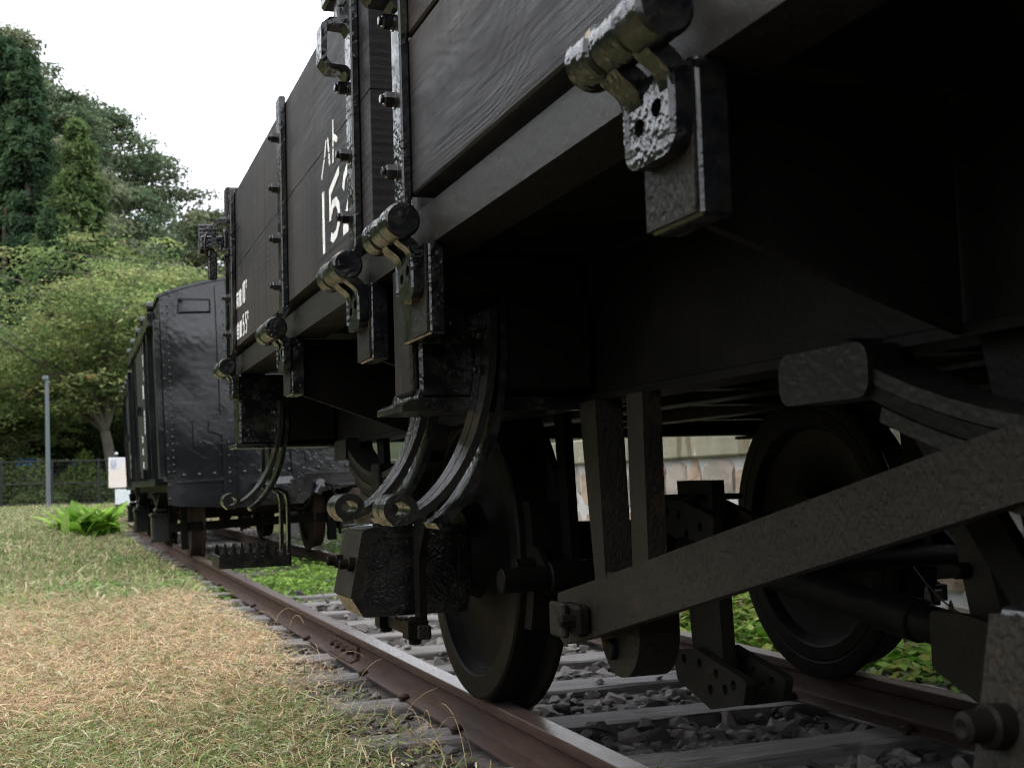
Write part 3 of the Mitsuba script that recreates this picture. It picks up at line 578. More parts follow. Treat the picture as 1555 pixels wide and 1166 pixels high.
put('lever_bar', prism(sg.Polygon(lev).buffer(-.008).buffer(.008), 'x', -.903, -.882), DUSTY, bl, smooth=25, label='long sloping hand brake lever bar with speckled grey brown paint')
put('pivot_block', box(-.930, -.905, 1.87, 1.955, .362, .412, .006), DARK, bl)
put('pivot_plate', box(-.943, -.931, 1.90, 1.962, .358, .414, .004), DUSTY, bl)
put('pivot_pin', cyl((-.955, 1.885, .388), (-.90, 1.885, .388), .010, 10), DARK, bl)
br = part('brake_rigging', wg)
put('beam', cyl((-.72, 2.86, .375), (.72, 2.86, .375), .03, 18), DARK, br)
put('beam_sleeve', cyl((-.60, 2.86, .375), (-.47, 2.86, .375), .042, 18), DARK, br)
for s in (-1, 1):
    arc = sg.Point(AX[0], WZ).buffer(.475, quad_segs=24).difference(sg.Point(AX[0], WZ).buffer(.428, quad_segs=24)).intersection(sg.box(AX[0] - .6, .24, AX[0] - .3, .56))
    put('brake_block', prism(arc, 'x', s * .56 - .045, s * .56 + .045), DARK, br)
    put('block_hanger', prism([(2.90, .86), (2.96, .86), (2.92, .36), (2.86, .36)], 'x', s * .52 - .012, s * .52 + .012), DARK, br)
    put('block_plate', prism([(2.98, .46), (2.90, .445), (2.84, .40), (2.84, .335), (2.98, .39)], 'x', s * .60 - .008, s * .60 + .008), DARK, br)
    put('block_pin', cyl((s * .53, 2.93, .40), (s * .66, 2.93, .40), .022, 14), DARK, br)
def holed(pts, holes, x0, x1):
    p = sg.Polygon(pts).buffer(-.012).buffer(.012, quad_segs=4)
    for y, z in holes: p = p.difference(sg.Point(y, z).buffer(.0115, quad_segs=5))
    return prism(p, 'x', x0, x1)
for x0 in (-.27, -.17):
    put('lower_link', holed([(2.86, .182), (2.743, .197), (2.499, .152), (2.518, .097), (2.673, .063), (2.84, .11)], [(2.80, .165), (2.72, .165), (2.64, .15), (2.60, .12), (2.67, .11), (2.56, .135)], x0, x0 + .022), DUSTY, br)
    put('upper_link', holed([(2.93, .55), (2.80, .556), (2.617, .514), (2.628, .46), (2.722, .43), (2.93, .49)], [(2.86, .525), (2.80, .515), (2.76, .47), (2.69, .49)], x0, x0 + .022), DUSTY, br)
put('vertical_lever', prism([(2.86, .60), (2.68, .60), (2.655, .12), (2.80, .12)], 'x', -.240, -.205), DUSTY, br)
put('upper_cap', box(-.28, -.14, 2.70, 2.90, .552, .566, .004), DARK, br)
put('pull_rod', cyl((-.23, 2.76, .14), (-.1, 4.4, .24), .024, 14), DARK, br)
put('lower_rod', cyl((-.25, 2.80, .437), (-.25, 1.79, .328), .034, 18), DARK, br)
put('rod_collar', cyl((-.25, 2.02, .353), (-.25, 1.90, .340), .040, 18), DARK, br)
fk = sg.Polygon([(1.80, .372), (1.70, .372), (1.45, .33), (1.45, .19), (1.60, .20), (1.80, .275)]).buffer(-.012).buffer(.012)
put('fork', prism(fk, 'x', -.31, -.288), DUSTY, br)
put('fork_far_cheek', prism(fk, 'x', -.21, -.19), DUSTY, br)
put('fork_end', box(-.287, -.211, 1.765, 1.795, .285, .362, .004), DARK, br)
put('fork_pin', cyl((-.345, 1.60, .30), (-.17, 1.60, .30), .026, 18), DARK, br)
put('swing_lever', prism([(1.80, .56), (1.735, .56), (1.655, .30), (1.735, .28)], 'x', -.262, -.238), DUSTY, br)
put('swing_pin', cyl((-.29, 1.755, .44), (-.18, 1.755, .44), .014, 12), DARK, br)
# foot step at the far corner
st = part('foot_step', wg)
teeth = lambda: [(-1.195 + .25 * q / 14, .392 if q % 2 else .372) for q in range(15)]
def plate(y, z0, lift):
    pts = [(-1.195, z0)]
    for q in range(8):
        a = -1.195 + .24 * (q + .15) / 8
        pts += [(a, z0 + .038 + lift), (a + .008, z0 + .074 + lift), (a + .013, z0 + .074 + lift), (a + .021, z0 + .038 + lift)]
    pts += [(-.95, z0 + .045 + lift), (-.95, z0)]
    return prism(sg.Polygon(pts), 'y', y - .004, y + .004)
SZ = .335
put('front_plate', plate(4.50, SZ, 0), TAR, st, smooth=False); put('back_plate', plate(4.72, SZ, .004), TAR, st, smooth=False)
put('tray', box(-1.195, -.95, 4.505, 4.715, SZ, SZ + .008), TAR, st)
for xx in (-1.197, -.955): put('side_plate', box(xx, xx + .006, 4.50, 4.72, SZ, SZ + .045), DUSTY, st)
hang = [(-.948, SZ), (-.948, .56), (-.955, .592), (-.975, .605), (-1.01, .612), (-1.012, .625), (-1.012, .76)]
for yy in (4.53, 4.69): put('hanger', strip(hang, .012, yy - .016, yy + .016), TAR, st)
# small dead leaf hanging from the rigging
dl = thing('dead_leaf', 'dark curled dead leaf hanging from a stem under the brake rigging', 'dead leaf')
DEAD = mat('mat_dead_leaf', (.03, .022, .016), .7)
put('stem', tube(bez([(-.20, 1.98, .43), (-.22, 1.92, .40), (-.23, 1.86, .37), (-.24, 1.80, .36)], 8), .0016, 5), DEAD, dl)
for q, (y, z) in enumerate(((1.915, .37), (1.85, .35))):
    P = bez([(-.225, y, z + .03), (-.22, y + .004, z), (-.23, y - .004, z - .03), (-.222, y, z - .05)], 6); w = np.array([.002, .007, .009, .008, .005, .001])
    v = np.vstack([P + np.outer(w, [.5, -.8, .1]), P + np.outer(w, [-.3, .8, .2])]); i = np.arange(5)
    put('leaf', (v, np.vstack([np.stack([i, i + 1, i + 7], 1), np.stack([i, i + 7, i + 6], 1)])), DEAD, dl, smooth=True)

# ------------------------------------------------------------------ boxcars
def boxcar_parts():
    P = []                                   # (name chain, mesh, mat, smooth, kind)
    hw, L, z0, zc, zt = .86, 5.15, .72, 2.33, 2.50
    roof = [(x, zc + (zt - zc) * (1 - (x / hw) ** 2)) for x in np.linspace(-hw, hw, 15)]
    for y, nm in ((0, 'end_wall'), (L - .02, 'end_wall')):
        prof = sg.Polygon([(-hw, z0), (hw, z0)] + [(x, z - .01) for x, z in roof[::-1]])
        m = prism(prof, 'y', y, y + .02); P.append((nm, m, ENAMEL, False, None))
    P.append(('roof', prism(sg.Polygon([(x * 1.025, z + .012) for x, z in roof] + [(x * 1.02, z - .012) for x, z in roof[::-1]]), 'y', -.03, L + .03), ENAMEL, 40, None))
    for s in (-1, 1):
        P.append(('side_wall', box(min(s * hw, s * (hw - .02)), max(s * hw, s * (hw - .02)), .021, L - .021, z0, zc - .02), BOXSIDE, False, None))
        a, b = sorted((s * (hw + .045), s * (hw + .012)))
        P.append(('sliding_door', box(a, b, 1.75, 3.3, z0 + .06, zc - .2), BOXSIDE, 30, None))
        a, b = sorted((s * (hw + .075), s * (hw + .002)))
        P.append(('door_rail', box(a, b, .55, L - .4, zc - .19, zc - .07), ENAMEL, 30, None))
        P.append(('lower_rail', box(a, b, .45, L - .4, z0 - .03, z0 + .035), ENAMEL, 30, None))
        a, b = sorted((s * (hw + .055), s * (hw + .002)))
        for yy in (.03, 1.1, 1.68, 3.36, 4.0, L - .1):
            P.append(('side_post', box(a, b, yy, yy + .07, z0 + .04, zc - .2), ENAMEL, 30, None))
        a, b = sorted((s * (hw + .10), s * (hw + .056)))
        for yy in (1.72, 3.2): P.append(('door_stop', box(a, b, yy, yy + .07, z0 + .02, z0 + .14), ENAMEL, 30, None))
        P.append(('door_handle', box(a, b, 2.3, 2.42, 1.42, 1.52), ENAMEL, 30, None))
        for yy in (.3, 1.3, 2.2, 3.2, 4.2): P.append(('door_roller', cyl((s * (hw + .03), yy, zc - .05), (s * (hw + .09), yy, zc - .05), .045, 14), ENAMEL, 30, None))
        for ax in (1.0, 4.15):
            xa = s * .86
            ab = cat_([box(xa - .09, xa + .09, ax - .10, ax + .10, .18, .42, .02), box(xa - .10, xa + .10, ax - .12, ax + .12, .40, .44, .012), box(xa - .06, xa + .06, ax - .08, ax + .08, .44, .49, .015), box(xa - .11, xa + .11, ax - .12, ax + .12, .17, .20, .01)])
            P.append(('axle_box', ab, ENAMEL, 30, None))
            lv = [prism(sg.LineString([(ax + t, .50 + .12 * (t / .5) ** 2 + .012 * q) for t in np.linspace(-.5 + .06 * q, .5 - .06 * q, 9)][::1]).buffer(.006, cap_style='flat'), 'x', xa - .04, xa + .04) for q in range(4)]
            P.append(('leaf_spring', cat_(lv), DARK, 30, None))
            for t in (-.16, .16): P.append(('axle_guard', box(xa * .92 - .012, xa * .92 + .012, ax + t - .03, ax + t + .03, .12, z0), DARK, 30, None))
    for ax in (1.0, 4.15):
        ws = [lathe([(-.9, 0), (-.9, .06), (.9, .06), (.9, 0)], (0, ax, WZ), 'x', 16)]
        for s in (-1, 1):
            fx = lambda pr: [(s * (.622 - a), r) for a, r in pr]
            ws += [lathe(fx(tyre), (0, ax, WZ), 'x', 48), lathe(fx(disc), (0, ax, WZ), 'x', 48), lathe(fx(disc_o), (0, ax, WZ), 'x', 48)]
        P.append(('wheelset', cat_(ws), RUST if ax < 2 else DARK, 30, None))
    for s in (-1, 1): P.append(('sole_bar', box(s * .78 - .04, s * .78 + .04, .05, L - .05, .56, .718), DARK, 30, None))
    for y, s in ((-.012, -1), (L, 1)):
        P.append(('headstock', prism(sg.Polygon([(-hw, .52), (-.78, .50), (-.3, .455), (.3, .455), (.40, .54), (hw, .59), (hw, .735), (-hw, .735)]), 'y', min(y, y + .012), max(y, y + .012)), ENAMEL, False, None))
        for xx in (-.83, -.33, .27, .80):
            P.append(('cover_strip', box(xx - .055 if abs(xx) < .7 else xx - .03, xx + .055 if abs(xx) < .7 else xx + .03, y - .022 if s < 0 else y + .013, y - .0125 if s < 0 else y + .021, .56 if abs(xx) < .7 else z0 + .03, zc - .02 if abs(xx) > .7 else 2.42, .002), ENAMEL, 30, None))
        P.append(('bottom_rib', box(-.78, -.38, y - .024 if s < 0 else y + .013, y - .0125 if s < 0 else y + .022, .695, .715, .002), ENAMEL, 30, None))
        P.append(('bottom_rib', box(.32, .74, y - .024 if s < 0 else y + .013, y - .0125 if s < 0 else y + .022, .70, .72, .002), ENAMEL, 30, None))
        riv = []
        dome = lambda x, z: lathe([(0, .011), (s * .006, .009), (s * .009, .004), (s * .0095, 0)], (x, y - .022 if s < 0 else y + .021, z), 'y', 8)
        for z in np.arange(.57, 2.3, .115):
            for xx in (-.845, .82, -.33, .27): riv.append(dome(xx, z))
        for z in np.arange(.8, 2.3, .06): riv.append(dome(-.80, z))
        for x in np.arange(-.72, .75, .13): riv.append(lathe([(0, .016), (s * .010, .013), (s * .016, 0)], (x, y - .012 if s < 0 else y + .012, .765), 'y', 8))
        P.append(('rivets', cat_(riv), ENAMEL, 40, 'stuff'))
        yo = (lambda a, b: (y - b, y - a)) if s < 0 else (lambda a, b: (y + a, y + b))
        v0, v1 = yo(.001, .05)
        vent = trimesh.convex.convex_hull(np.array([(x, yy, z) for x, z in ((-.715, 2.175), (-.425, 2.175), (-.425, 2.30), (-.70, 2.31)) for yy in (y,)] + [(x, v0 if s < 0 else v1, z) for x, z in ((-.68, 2.185), (-.445, 2.185), (-.445, 2.275), (-.665, 2.282))]))
        P.append(('vent_cover', vent, ENAMEL, 20, None))
        a, b = yo(.012, .03)
        P.append(('hasp', box(-.625, -.59, a, b, 1.0, 1.24), ENAMEL, 30, None))
        P.append(('bracket_plate', prism(sg.Polygon([(-.49, 1.14), (-.49, 1.23), (-.40, 1.27), (-.22, 1.27), (-.22, 1.12), (-.40, 1.10)]), 'y', a, b), ENAMEL, 30, None))
        a, b = yo(.012, .30)
        P.append(('coupler_box', box(-.13, .20, a, b, .47, .70, .03), ENAMEL, 30, None))
        a, b = yo(.30, .40); P.append(('coupler_head', box(-.08, .16, a, b, .49, .67, .03), ENAMEL, 30, None))
        a, b = yo(.02, .10)
        P.append(('hose_elbow', cat_([cyl((.45, a, .62), (.45, b, .60), .045, 14), cyl((.45, a if s < 0 else b, .60), (.41, a if s < 0 else b, .53), .035, 14)]), ENAMEL, 30, None))
        P.append(('hose', tube([(.48, a, .62), (.54, a, .60), (.57, a, .52), (.56, a, .40), (.5, a, .30)], .014, 8), DARK, True, None))
        P.append(('step_iron', box(.60, .86, a, b, .585, .605, .003), ENAMEL, 30, None))
        ch = [tube(bez([(.16, a, .56), (.18, a, .36), (.30, a, .36), (.36, a, .52)], 24)[q:q + 3] + [0, 0, .004 * (q % 2)], .006, 5) for q in range(0, 22, 2)]
        P.append(('chain', cat_(ch), DARK, True, None))
        P.append(('brake_beam', box(-.80, .84, .58 if s < 0 else L - .62, .62 if s < 0 else L - .58, .26, .34), DARK, 30, None))
        P.append(('brake_hanger', box(-.72, -.66, .54 if s < 0 else L - .62, .62 if s < 0 else L - .54, .10, .56), DARK, 30, None))
        P.append(('brake_hanger', box(.62, .70, .54 if s < 0 else L - .62, .62 if s < 0 else L - .54, .08, .56), DARK, 30, None))
    # white stencils on the side (far off: plain small strokes)
    for (ya, yb_, za, zb_) in ((1.85, 1.93, 1.9, 2.02), (1.85, 1.9, 1.75, 1.86), (2.0, 2.12, 1.58, 1.72), (1.98, 2.04, 1.22, 1.46), (2.46, 2.56, 1.15, 1.22), (2.46, 2.56, 1.02, 1.09), (2.46, 2.56, .88, .95)):
        P.append(('stencil_mark', box(-.9085, -.9055, ya, yb_, za, zb_, .0005), WHITE, False, None))
    return P
BP = [(n, mikit.ply(m, mt, smooth=s), k) for n, m, mt, s, k in boxcar_parts()]
def boxcar(label, M):
    b = thing('boxcar', label, 'boxcar', 'covered vans behind the open wagon')
    for n, d, k in BP:
        key = part(n, b); scene[key] = {**d, 'to_world': M}
        if k: tag(key, kind=k)
    return b
boxcar('glossy black riveted steel boxcar standing directly beyond the open wagon', T4().translate([0, 11.2, 0]).rotate([0, 1, 0], -2.0))
boxcar('second black boxcar, mostly hidden behind the nearer boxcar', T4().translate([.13, 17.35, 0]).rotate([0, 1, 0], -2.6).rotate([0, 0, 1], -.6).scale([1, .86, .98]))

# ------------------------------------------------------------------ stone platform wall on the right
sw = thing('stone_wall', 'rough stone platform wall with pale mortar joints and a concrete coping beyond the right rail', 'stone wall')
put('mortar', box(1.62, 2.0, -3, 20, -.3, .705), MORTAR, sw)
yk = -3.0
for k in range(8):
    y2 = yk + 2.9
    put('coping_slab', box(1.57, 2.05, yk + .004, y2 - .004, .705, .868, .01), COPING, sw, smooth=False); yk = y2
for zc, hh in ((.555, .275), (.25, .285), (-.03, .24)):
    y = -2.9; q = 0
    while y < 16:
        r = np.random.default_rng(int((y + 10) * 1000) + int(zc * 100)); w = r.uniform(.17, .38)
        m = trimesh.creation.box((.13, w - .03, hh - .03)).subdivide().subdivide(); v = np.array(m.vertices)
        e = np.minimum(1, .62 + .5 * np.abs(v[:, 0:1] * 0 + 1) * 0 + 0)
        u_, w_ = v[:, 1] / (w - .03) * 2, v[:, 2] / (hh - .03) * 2
        corner = np.clip(np.abs(u_) ** 4 + np.abs(w_) ** 4 - 1, 0, 1)
        v[:, 1] *= 1 - .06 * corner; v[:, 2] *= 1 - .06 * corner
        v[:, 0] += np.where(v[:, 0] < 0, .03 * corner, 0)
        nz = meshkit.fbm(v * [9, 9, 9] + [y * 3.7, zc * 11, 5], 4, 2)[:, None] - .5
        v += nz * [.07, .05, .05]
        v += [1.665 + r.uniform(-.008, .008), y + w / 2, zc + r.normal(0, .008)]
        put('stone', trimesh.Trimesh(v, m.faces, process=False), STONE if r.random() < .7 else STONE2, sw, smooth=45)
        y += w
put('platform', sheet(np.array([2.0, 2.5, 6, 20, 60]), np.array([-20, -3, 5, 12, 22]), lambda X, Y: .855 + 0 * X), PLAT, smooth=False)
tag('platform', 'pale gravel platform surface behind the stone wall', kind='structure')

# ------------------------------------------------------------------ hill
SKX = np.array([-1.2, -.5, -.2, -.0472, -.0285, -.0097, .0046, .0238, .0432, .0604, .0727, .0875, .1025, .115, .14, .2, .35])
SKZ = np.array([.50, .46, .40, .3522, .3462, .3349, .3154, .3039, .2896, .2776, .2547, .2318, .2113, .1923, .165, .12, .08])
def hz(x, y):
    y = np.maximum(y, 40.0); e = np.interp((x + 1.69) / y, SKX, SKZ)
    top = np.minimum(e * y, e * 84 + .15 * (y - 84))
    return np.maximum(top - 10.2 + 1.5 * (meshkit.fbm(np.stack([x * .06, y * .06, 0 * x], -1), 3, 3) - .5), 0) * sst(54, 79, y) - .4
put('hill', sheet(np.linspace(-130, 90, 56), np.linspace(48, 190, 40), hz), HILLS, smooth=True)
tag('hill', 'steep dark forested hillside rising to the left behind the fence', kind='structure')

def ring(X, Y):
    left = 8 * sst(-34, -70, X) * sst(95, 60, Y)
    back = (np.clip(11.5 - .66 * (X - 4.4), 1.4, 17)) * sst(-28, -60, Y)
    right = 7 * sst(20, 44, X)
    return np.maximum(np.maximum(left, back), right) * (.85 + .3 * meshkit.fbm(np.stack([X * .06, Y * .06, 0 * X], -1), 3, 5)) + 2.2 * (meshkit.fbm(np.stack([X * .25, Y * .25, 0 * X], -1), 3, 6) - .5) * np.maximum(sst(-30, -40, np.minimum(X, Y)), sst(22, 30, X)) - .5
put('hill', sheet(np.linspace(-120, 120, 81), np.linspace(-110, 100, 71), ring), HILLS, smooth=True)  # added land outside the view, cutting low light and shaping paint reflections
tag('hill_001', 'low unseen rises added around the valley to block low light and shape reflections', kind='structure')
# ------------------------------------------------------------------ trees
def branch(p0, p1, r0, r1, sag=0.0, r=None, n=7):
    p0, p1 = np.array(p0, float), np.array(p1, float)
    mid = (p0 + p1) / 2 + [0, 0, sag]
    if r is not None: mid = mid + r.normal(0, .06, 3) * np.linalg.norm(p1 - p0)
    return tube(bez([p0, mid, p1], n), np.linspace(r0, r1, n), 7)
def broadleaf(seed, H=11., R=4.2, clumps=95, per=120, size=.16, pal=None, flat=.45, base=.25):
    r = np.random.default_rng(seed); tr = [tube(bez([(0, 0, -.6), (r.normal(0, .2), r.normal(0, .2), H * .35), (r.normal(0, .5), r.normal(0, .5), H * .8)], 9), np.linspace(.026 * H, .005 * H, 9), 8)]
    P, C, Nn = [], [], []
    pal = np.array(pal)
    for k in range(clumps):
        u = r.random() ** .8; z = H * (base + (1 - base) * u)
        prof = np.sin(np.pi * np.clip((u * .86 + .12), 0, 1)) ** .7
        a = r.uniform(0, 6.28); rad = R * prof * np.sqrt(r.uniform(.25, 1.0))
        c = np.array([rad * np.cos(a), rad * np.sin(a), z + r.normal(0, .2)])
        if k % 4 == 0: tr.append(branch((0, 0, max(H * .2, z - rad * .6)), c, .008 * H, .012, r.normal(0, .2), r, 5))
        s = R * r.uniform(.16, .34)
        d = rvec(per, r) * (r.random((per, 1)) ** .45) * s * [1.15, 1.15, flat]
        P.append(c + d); nn = rvec(per, r) * .8 + [0, 0, .9] + d / s * .7; Nn.append(nn)
        C.append(pal[r.integers(0, len(pal))] * r.uniform(.75, 1.25) * r.uniform(.7, 1.3, (per, 1)))
    P, C, Nn = np.vstack(P), np.vstack(C), np.vstack(Nn); n = len(P)
    m, cc = leaves_mesh(P, r.uniform(.6, 1.1, n) * size, r.uniform(.35, .6, n) * size, Nn, rvec(n, r), C, .1)
    return cat_(tr), m, cc
def cedar(seed, H=17., R=2.9, tiers=46, size=.20, pal=None):
    r = np.random.default_rng(seed); pal = np.array(pal)
    tr = [tube([(0, 0, -.6), (0, 0, H * .5), (.05, 0, H * .97)], [.022 * H, .013 * H, .02], 8)]
    P, C, Nn, Hd = [], [], [], []
    for k in range(tiers):
        u = (k + r.random()) / tiers; z = H * (.14 + .86 * u)
        rad = R * (1 - u) ** .95 * r.uniform(.85, 1.1) + .15
        nb = max(3, int(3 + 6 * (1 - u)))
        for b in range(nb):
            a = r.uniform(0, 6.28); rr = rad * r.uniform(.75, 1.12)
            tip = np.array([rr * np.cos(a), rr * np.sin(a), z - .22 * rr + r.normal(0, .1)])
            for c_ in range(3):
                f = (.55, .8, 1.0)[c_]
                c = np.array([tip[0] * f, tip[1] * f, z - .22 * rr * f + .10 * rr * (f - .5)])
                s = (.30 + .12 * rr) * r.uniform(.75, 1.2); per = 46
                d = rvec(per, r) * r.random((per, 1)) ** .5 * s * [1, 1, 1.05]
                P.append(c + d); out = np.array([np.cos(a), np.sin(a), .0])
                Nn.append(rvec(per, r) * .8 + out * .5 + [0, 0, .6]); Hd.append(rvec(per, r) * .6 + out + [0, 0, -.25])
                C.append(pal[r.integers(0, len(pal))] * r.uniform(.8, 1.2) * r.uniform(.7, 1.3, (per, 1)) * (1.0))
    P, C, Nn, Hd = map(np.vstack, (P, C, Nn, Hd)); n = len(P)
    m, cc = leaves_mesh(P, r.uniform(.7, 1.2, n) * size, r.uniform(.25, .45, n) * size, Nn, Hd, C, .15)
    return cat_(tr), m, cc
def proto(t): return mikit.ply(t[0], BARK, smooth=True), mikit.ply(t[1], LEAF, smooth=False, color=t[2])
def plant_tree(name, pr, x, y, z, s, yaw, label, cat, group, sz=1.0):
    t = thing(name, label, cat, group)
    M = T4().translate([float(x), float(y), float(z)]).rotate([0, 0, 1], float(yaw)).scale([float(s), float(s), float(s * sz)])
    scene[part('trunk', t)] = {**pr[0], 'to_world': M}; scene[part('crown', t)] = {**pr[1], 'to_world': M}
    return t
DG = [(.13, .18, .105), (.15, .205, .115), (.115, .165, .10), (.18, .215, .125)]
OG = [(.185, .21, .125), (.155, .19, .11), (.20, .215, .135), (.135, .17, .10)]
YG = [(.12, .16, .045), (.15, .19, .05), (.10, .14, .05)]
CG = [(.068, .115, .06), (.085, .135, .066), (.056, .10, .056)]
CB = [(.105, .16, .06), (.125, .18, .068), (.09, .138, .054), (.145, .20, .08)]
hill_protos = [proto(broadleaf(k, 10.5, 4.3, 95, 125, .18, pl, .5, .15)) for k, pl in enumerate((DG, OG, DG, OG, YG))]
cedar_d = [proto(cedar(60, 18, 3.3, 52, .19, CG)), proto(cedar(61, 18, 3.0, 52, .19, CG))]
cedar_b = proto(cedar(62, 15, 3.3, 50, .17, CB))
def unpx(px, py, y):
    d = fwd + rgt_r() * (px - 777.5) / FPX - upv * (py - 583) / FPX
    t = (y - CAM[1]) / d[1]; return CAM + t * d
def rgt_r(): return np.cos(ROLL) * rgt + np.sin(ROLL) * np.cross(rgt, fwd)
r = np.random.default_rng(5); nh = 0
kinds = ['dark green broadleaf tree in the forest on the hillside', 'olive green broadleaf tree in the forest on the hillside', 'dark green broadleaf tree in the forest on the hillside', 'olive green broadleaf tree in the forest on the hillside', 'yellow green tree in the forest on the hillside']
for row, yy in enumerate((60, 66, 72, 78, 83)):
    for x in np.arange(-44, 40, 5.0 if row < 3 else 3.9):
        xx = x + r.normal(0, .9) + 2.5 * (row % 2); y2 = yy + r.normal(0, 1.5)
        bearing = np.degrees(np.arctan2(xx + 1.69, y2))
        if not -8 < bearing < 10: continue
        k = r.choice(5, p=[.27, .27, .18, .18, .10])
        plant_tree('hill_tree', hill_protos[k], xx, y2, hz(np.array([xx]), np.array([y2]))[0] - .5, r.uniform(.86, 1.06), r.uniform(0, 360), kinds[k], 'tree', kinds[k].split(' tree')[0] + ' trees on the hillside', r.uniform(.95, 1.1)); nh += 1
# the cedars standing in front of the hill
for (px, py, yy, which, lab) in ((8, 78, 56, 0, 'tall dark cedar at the left edge of the hillside forest'), (42, 100, 54, 1, 'slim tall dark green cedar second from the left edge'),
                                 (117, 202, 50, 2, 'bright green conical cedar standing in front of the dark hillside trees'), (-70, 60, 55, 0, 'tall cedar just outside the left edge'), 
                                 (75, 330, 49, 1, 'shorter dark cedar half hidden behind the yellow green tree')):
    top = unpx(px, py, yy); s = (top[2] + .2) / (17.5 if which < 2 else 14.6)
    plant_tree('cedar', cedar_b if which == 2 else cedar_d[which], top[0], yy, -.2, s, 40 * which, lab, 'cedar tree', None)
# layered yellow green trees behind the fence
def cherry(seed, H, R, layers, pal, lean):
    r = np.random.default_rng(seed); pal = np.array(pal)
    fork = np.array([lean[0] * .35, lean[1], H * .22]); tr = [tube(bez([(0, 0, -.4), (lean[0] * .1, 0, H * .1), fork], 7), np.linspace(.20, .15, 7), 9)]
    P, C, Nn = [], [], []
    for k in range(14):
        a = r.uniform(0, 6.28); el = r.uniform(.25, 1.15); Ln = R * r.uniform(.75, 1.15)
        tip = fork + Ln * np.array([np.cos(a) * np.cos(el) * 1.05, np.sin(a) * np.cos(el), np.sin(el) * .95]) + [lean[0] * .5, 0, H * .08]
        pts = bez([fork, fork + (tip - fork) * [.25, .25, .55] + r.normal(0, .2, 3), tip], 12)
        tr.append(tube(pts, np.linspace(.10, .018, 12), 6))
        for q in range(9):
            t0 = pts[3 + q]
            for w in range(2 + (q + k) % 2):
                e = t0 + np.array([r.normal(0, .9), r.normal(0, .9), r.normal(.1, .25)]) * (R / 3.4)
                if w < 2: tr.append(branch(t0, e, .014, .006, .05, r, 4))
                s = r.uniform(.35, 1.0) * R / 3.9; per = int(48 + 48 * s)
                d = rvec(per, r) * r.random((per, 1)) ** .5 * s * [1.25, 1.25, .28]; d[:, 2] -= .10 * (d[:, :2] ** 2).sum(1) / s
                P.append(e + d); Nn.append(rvec(per, r) * .65 + [0, 0, 1])
                cc_ = pal[r.integers(0, len(pal))] * r.uniform(.75, 1.2); cc_ = np.where(r.random((per, 1)) < .015, [.36, .22, .07], cc_)
                C.append(cc_ * r.uniform(.7, 1.3, (per, 1)))
    P, C, Nn = map(np.vstack, (P, C, Nn)); n = len(P)
    m, cc = leaves_mesh(P, r.uniform(.055, .12, n), r.uniform(.028, .06, n), Nn, rvec(n, r), C, .15)
    return cat_(tr), m, cc
CH = [(.26, .34, .13), (.31, .375, .145), (.20, .28, .11), (.35, .39, .17), (.16, .23, .095)]
for (px, yy, seed, H, R, lean, lab) in ((178, 41, 71, 10.2, 5.2, (-1.0, 0), 'yellow green layered tree with a leaning pale trunk behind the fence beside the boxcars'),
                                        (310, 43, 72, 11.0, 5.2, (-.5, 0), 'yellow green layered tree partly hidden behind the boxcars'),
                                        (35, 44, 73, 6.4, 3.8, (-.3, 0), 'lower yellow green tree behind the fence near the left edge')):
    b = unpx(px, 760, yy); t = cherry(seed, H, R, 6, CH, lean)
    plant_tree('broad_tree', proto(t), b[0], yy, .25, 1, 0, lab, 'tree', None)
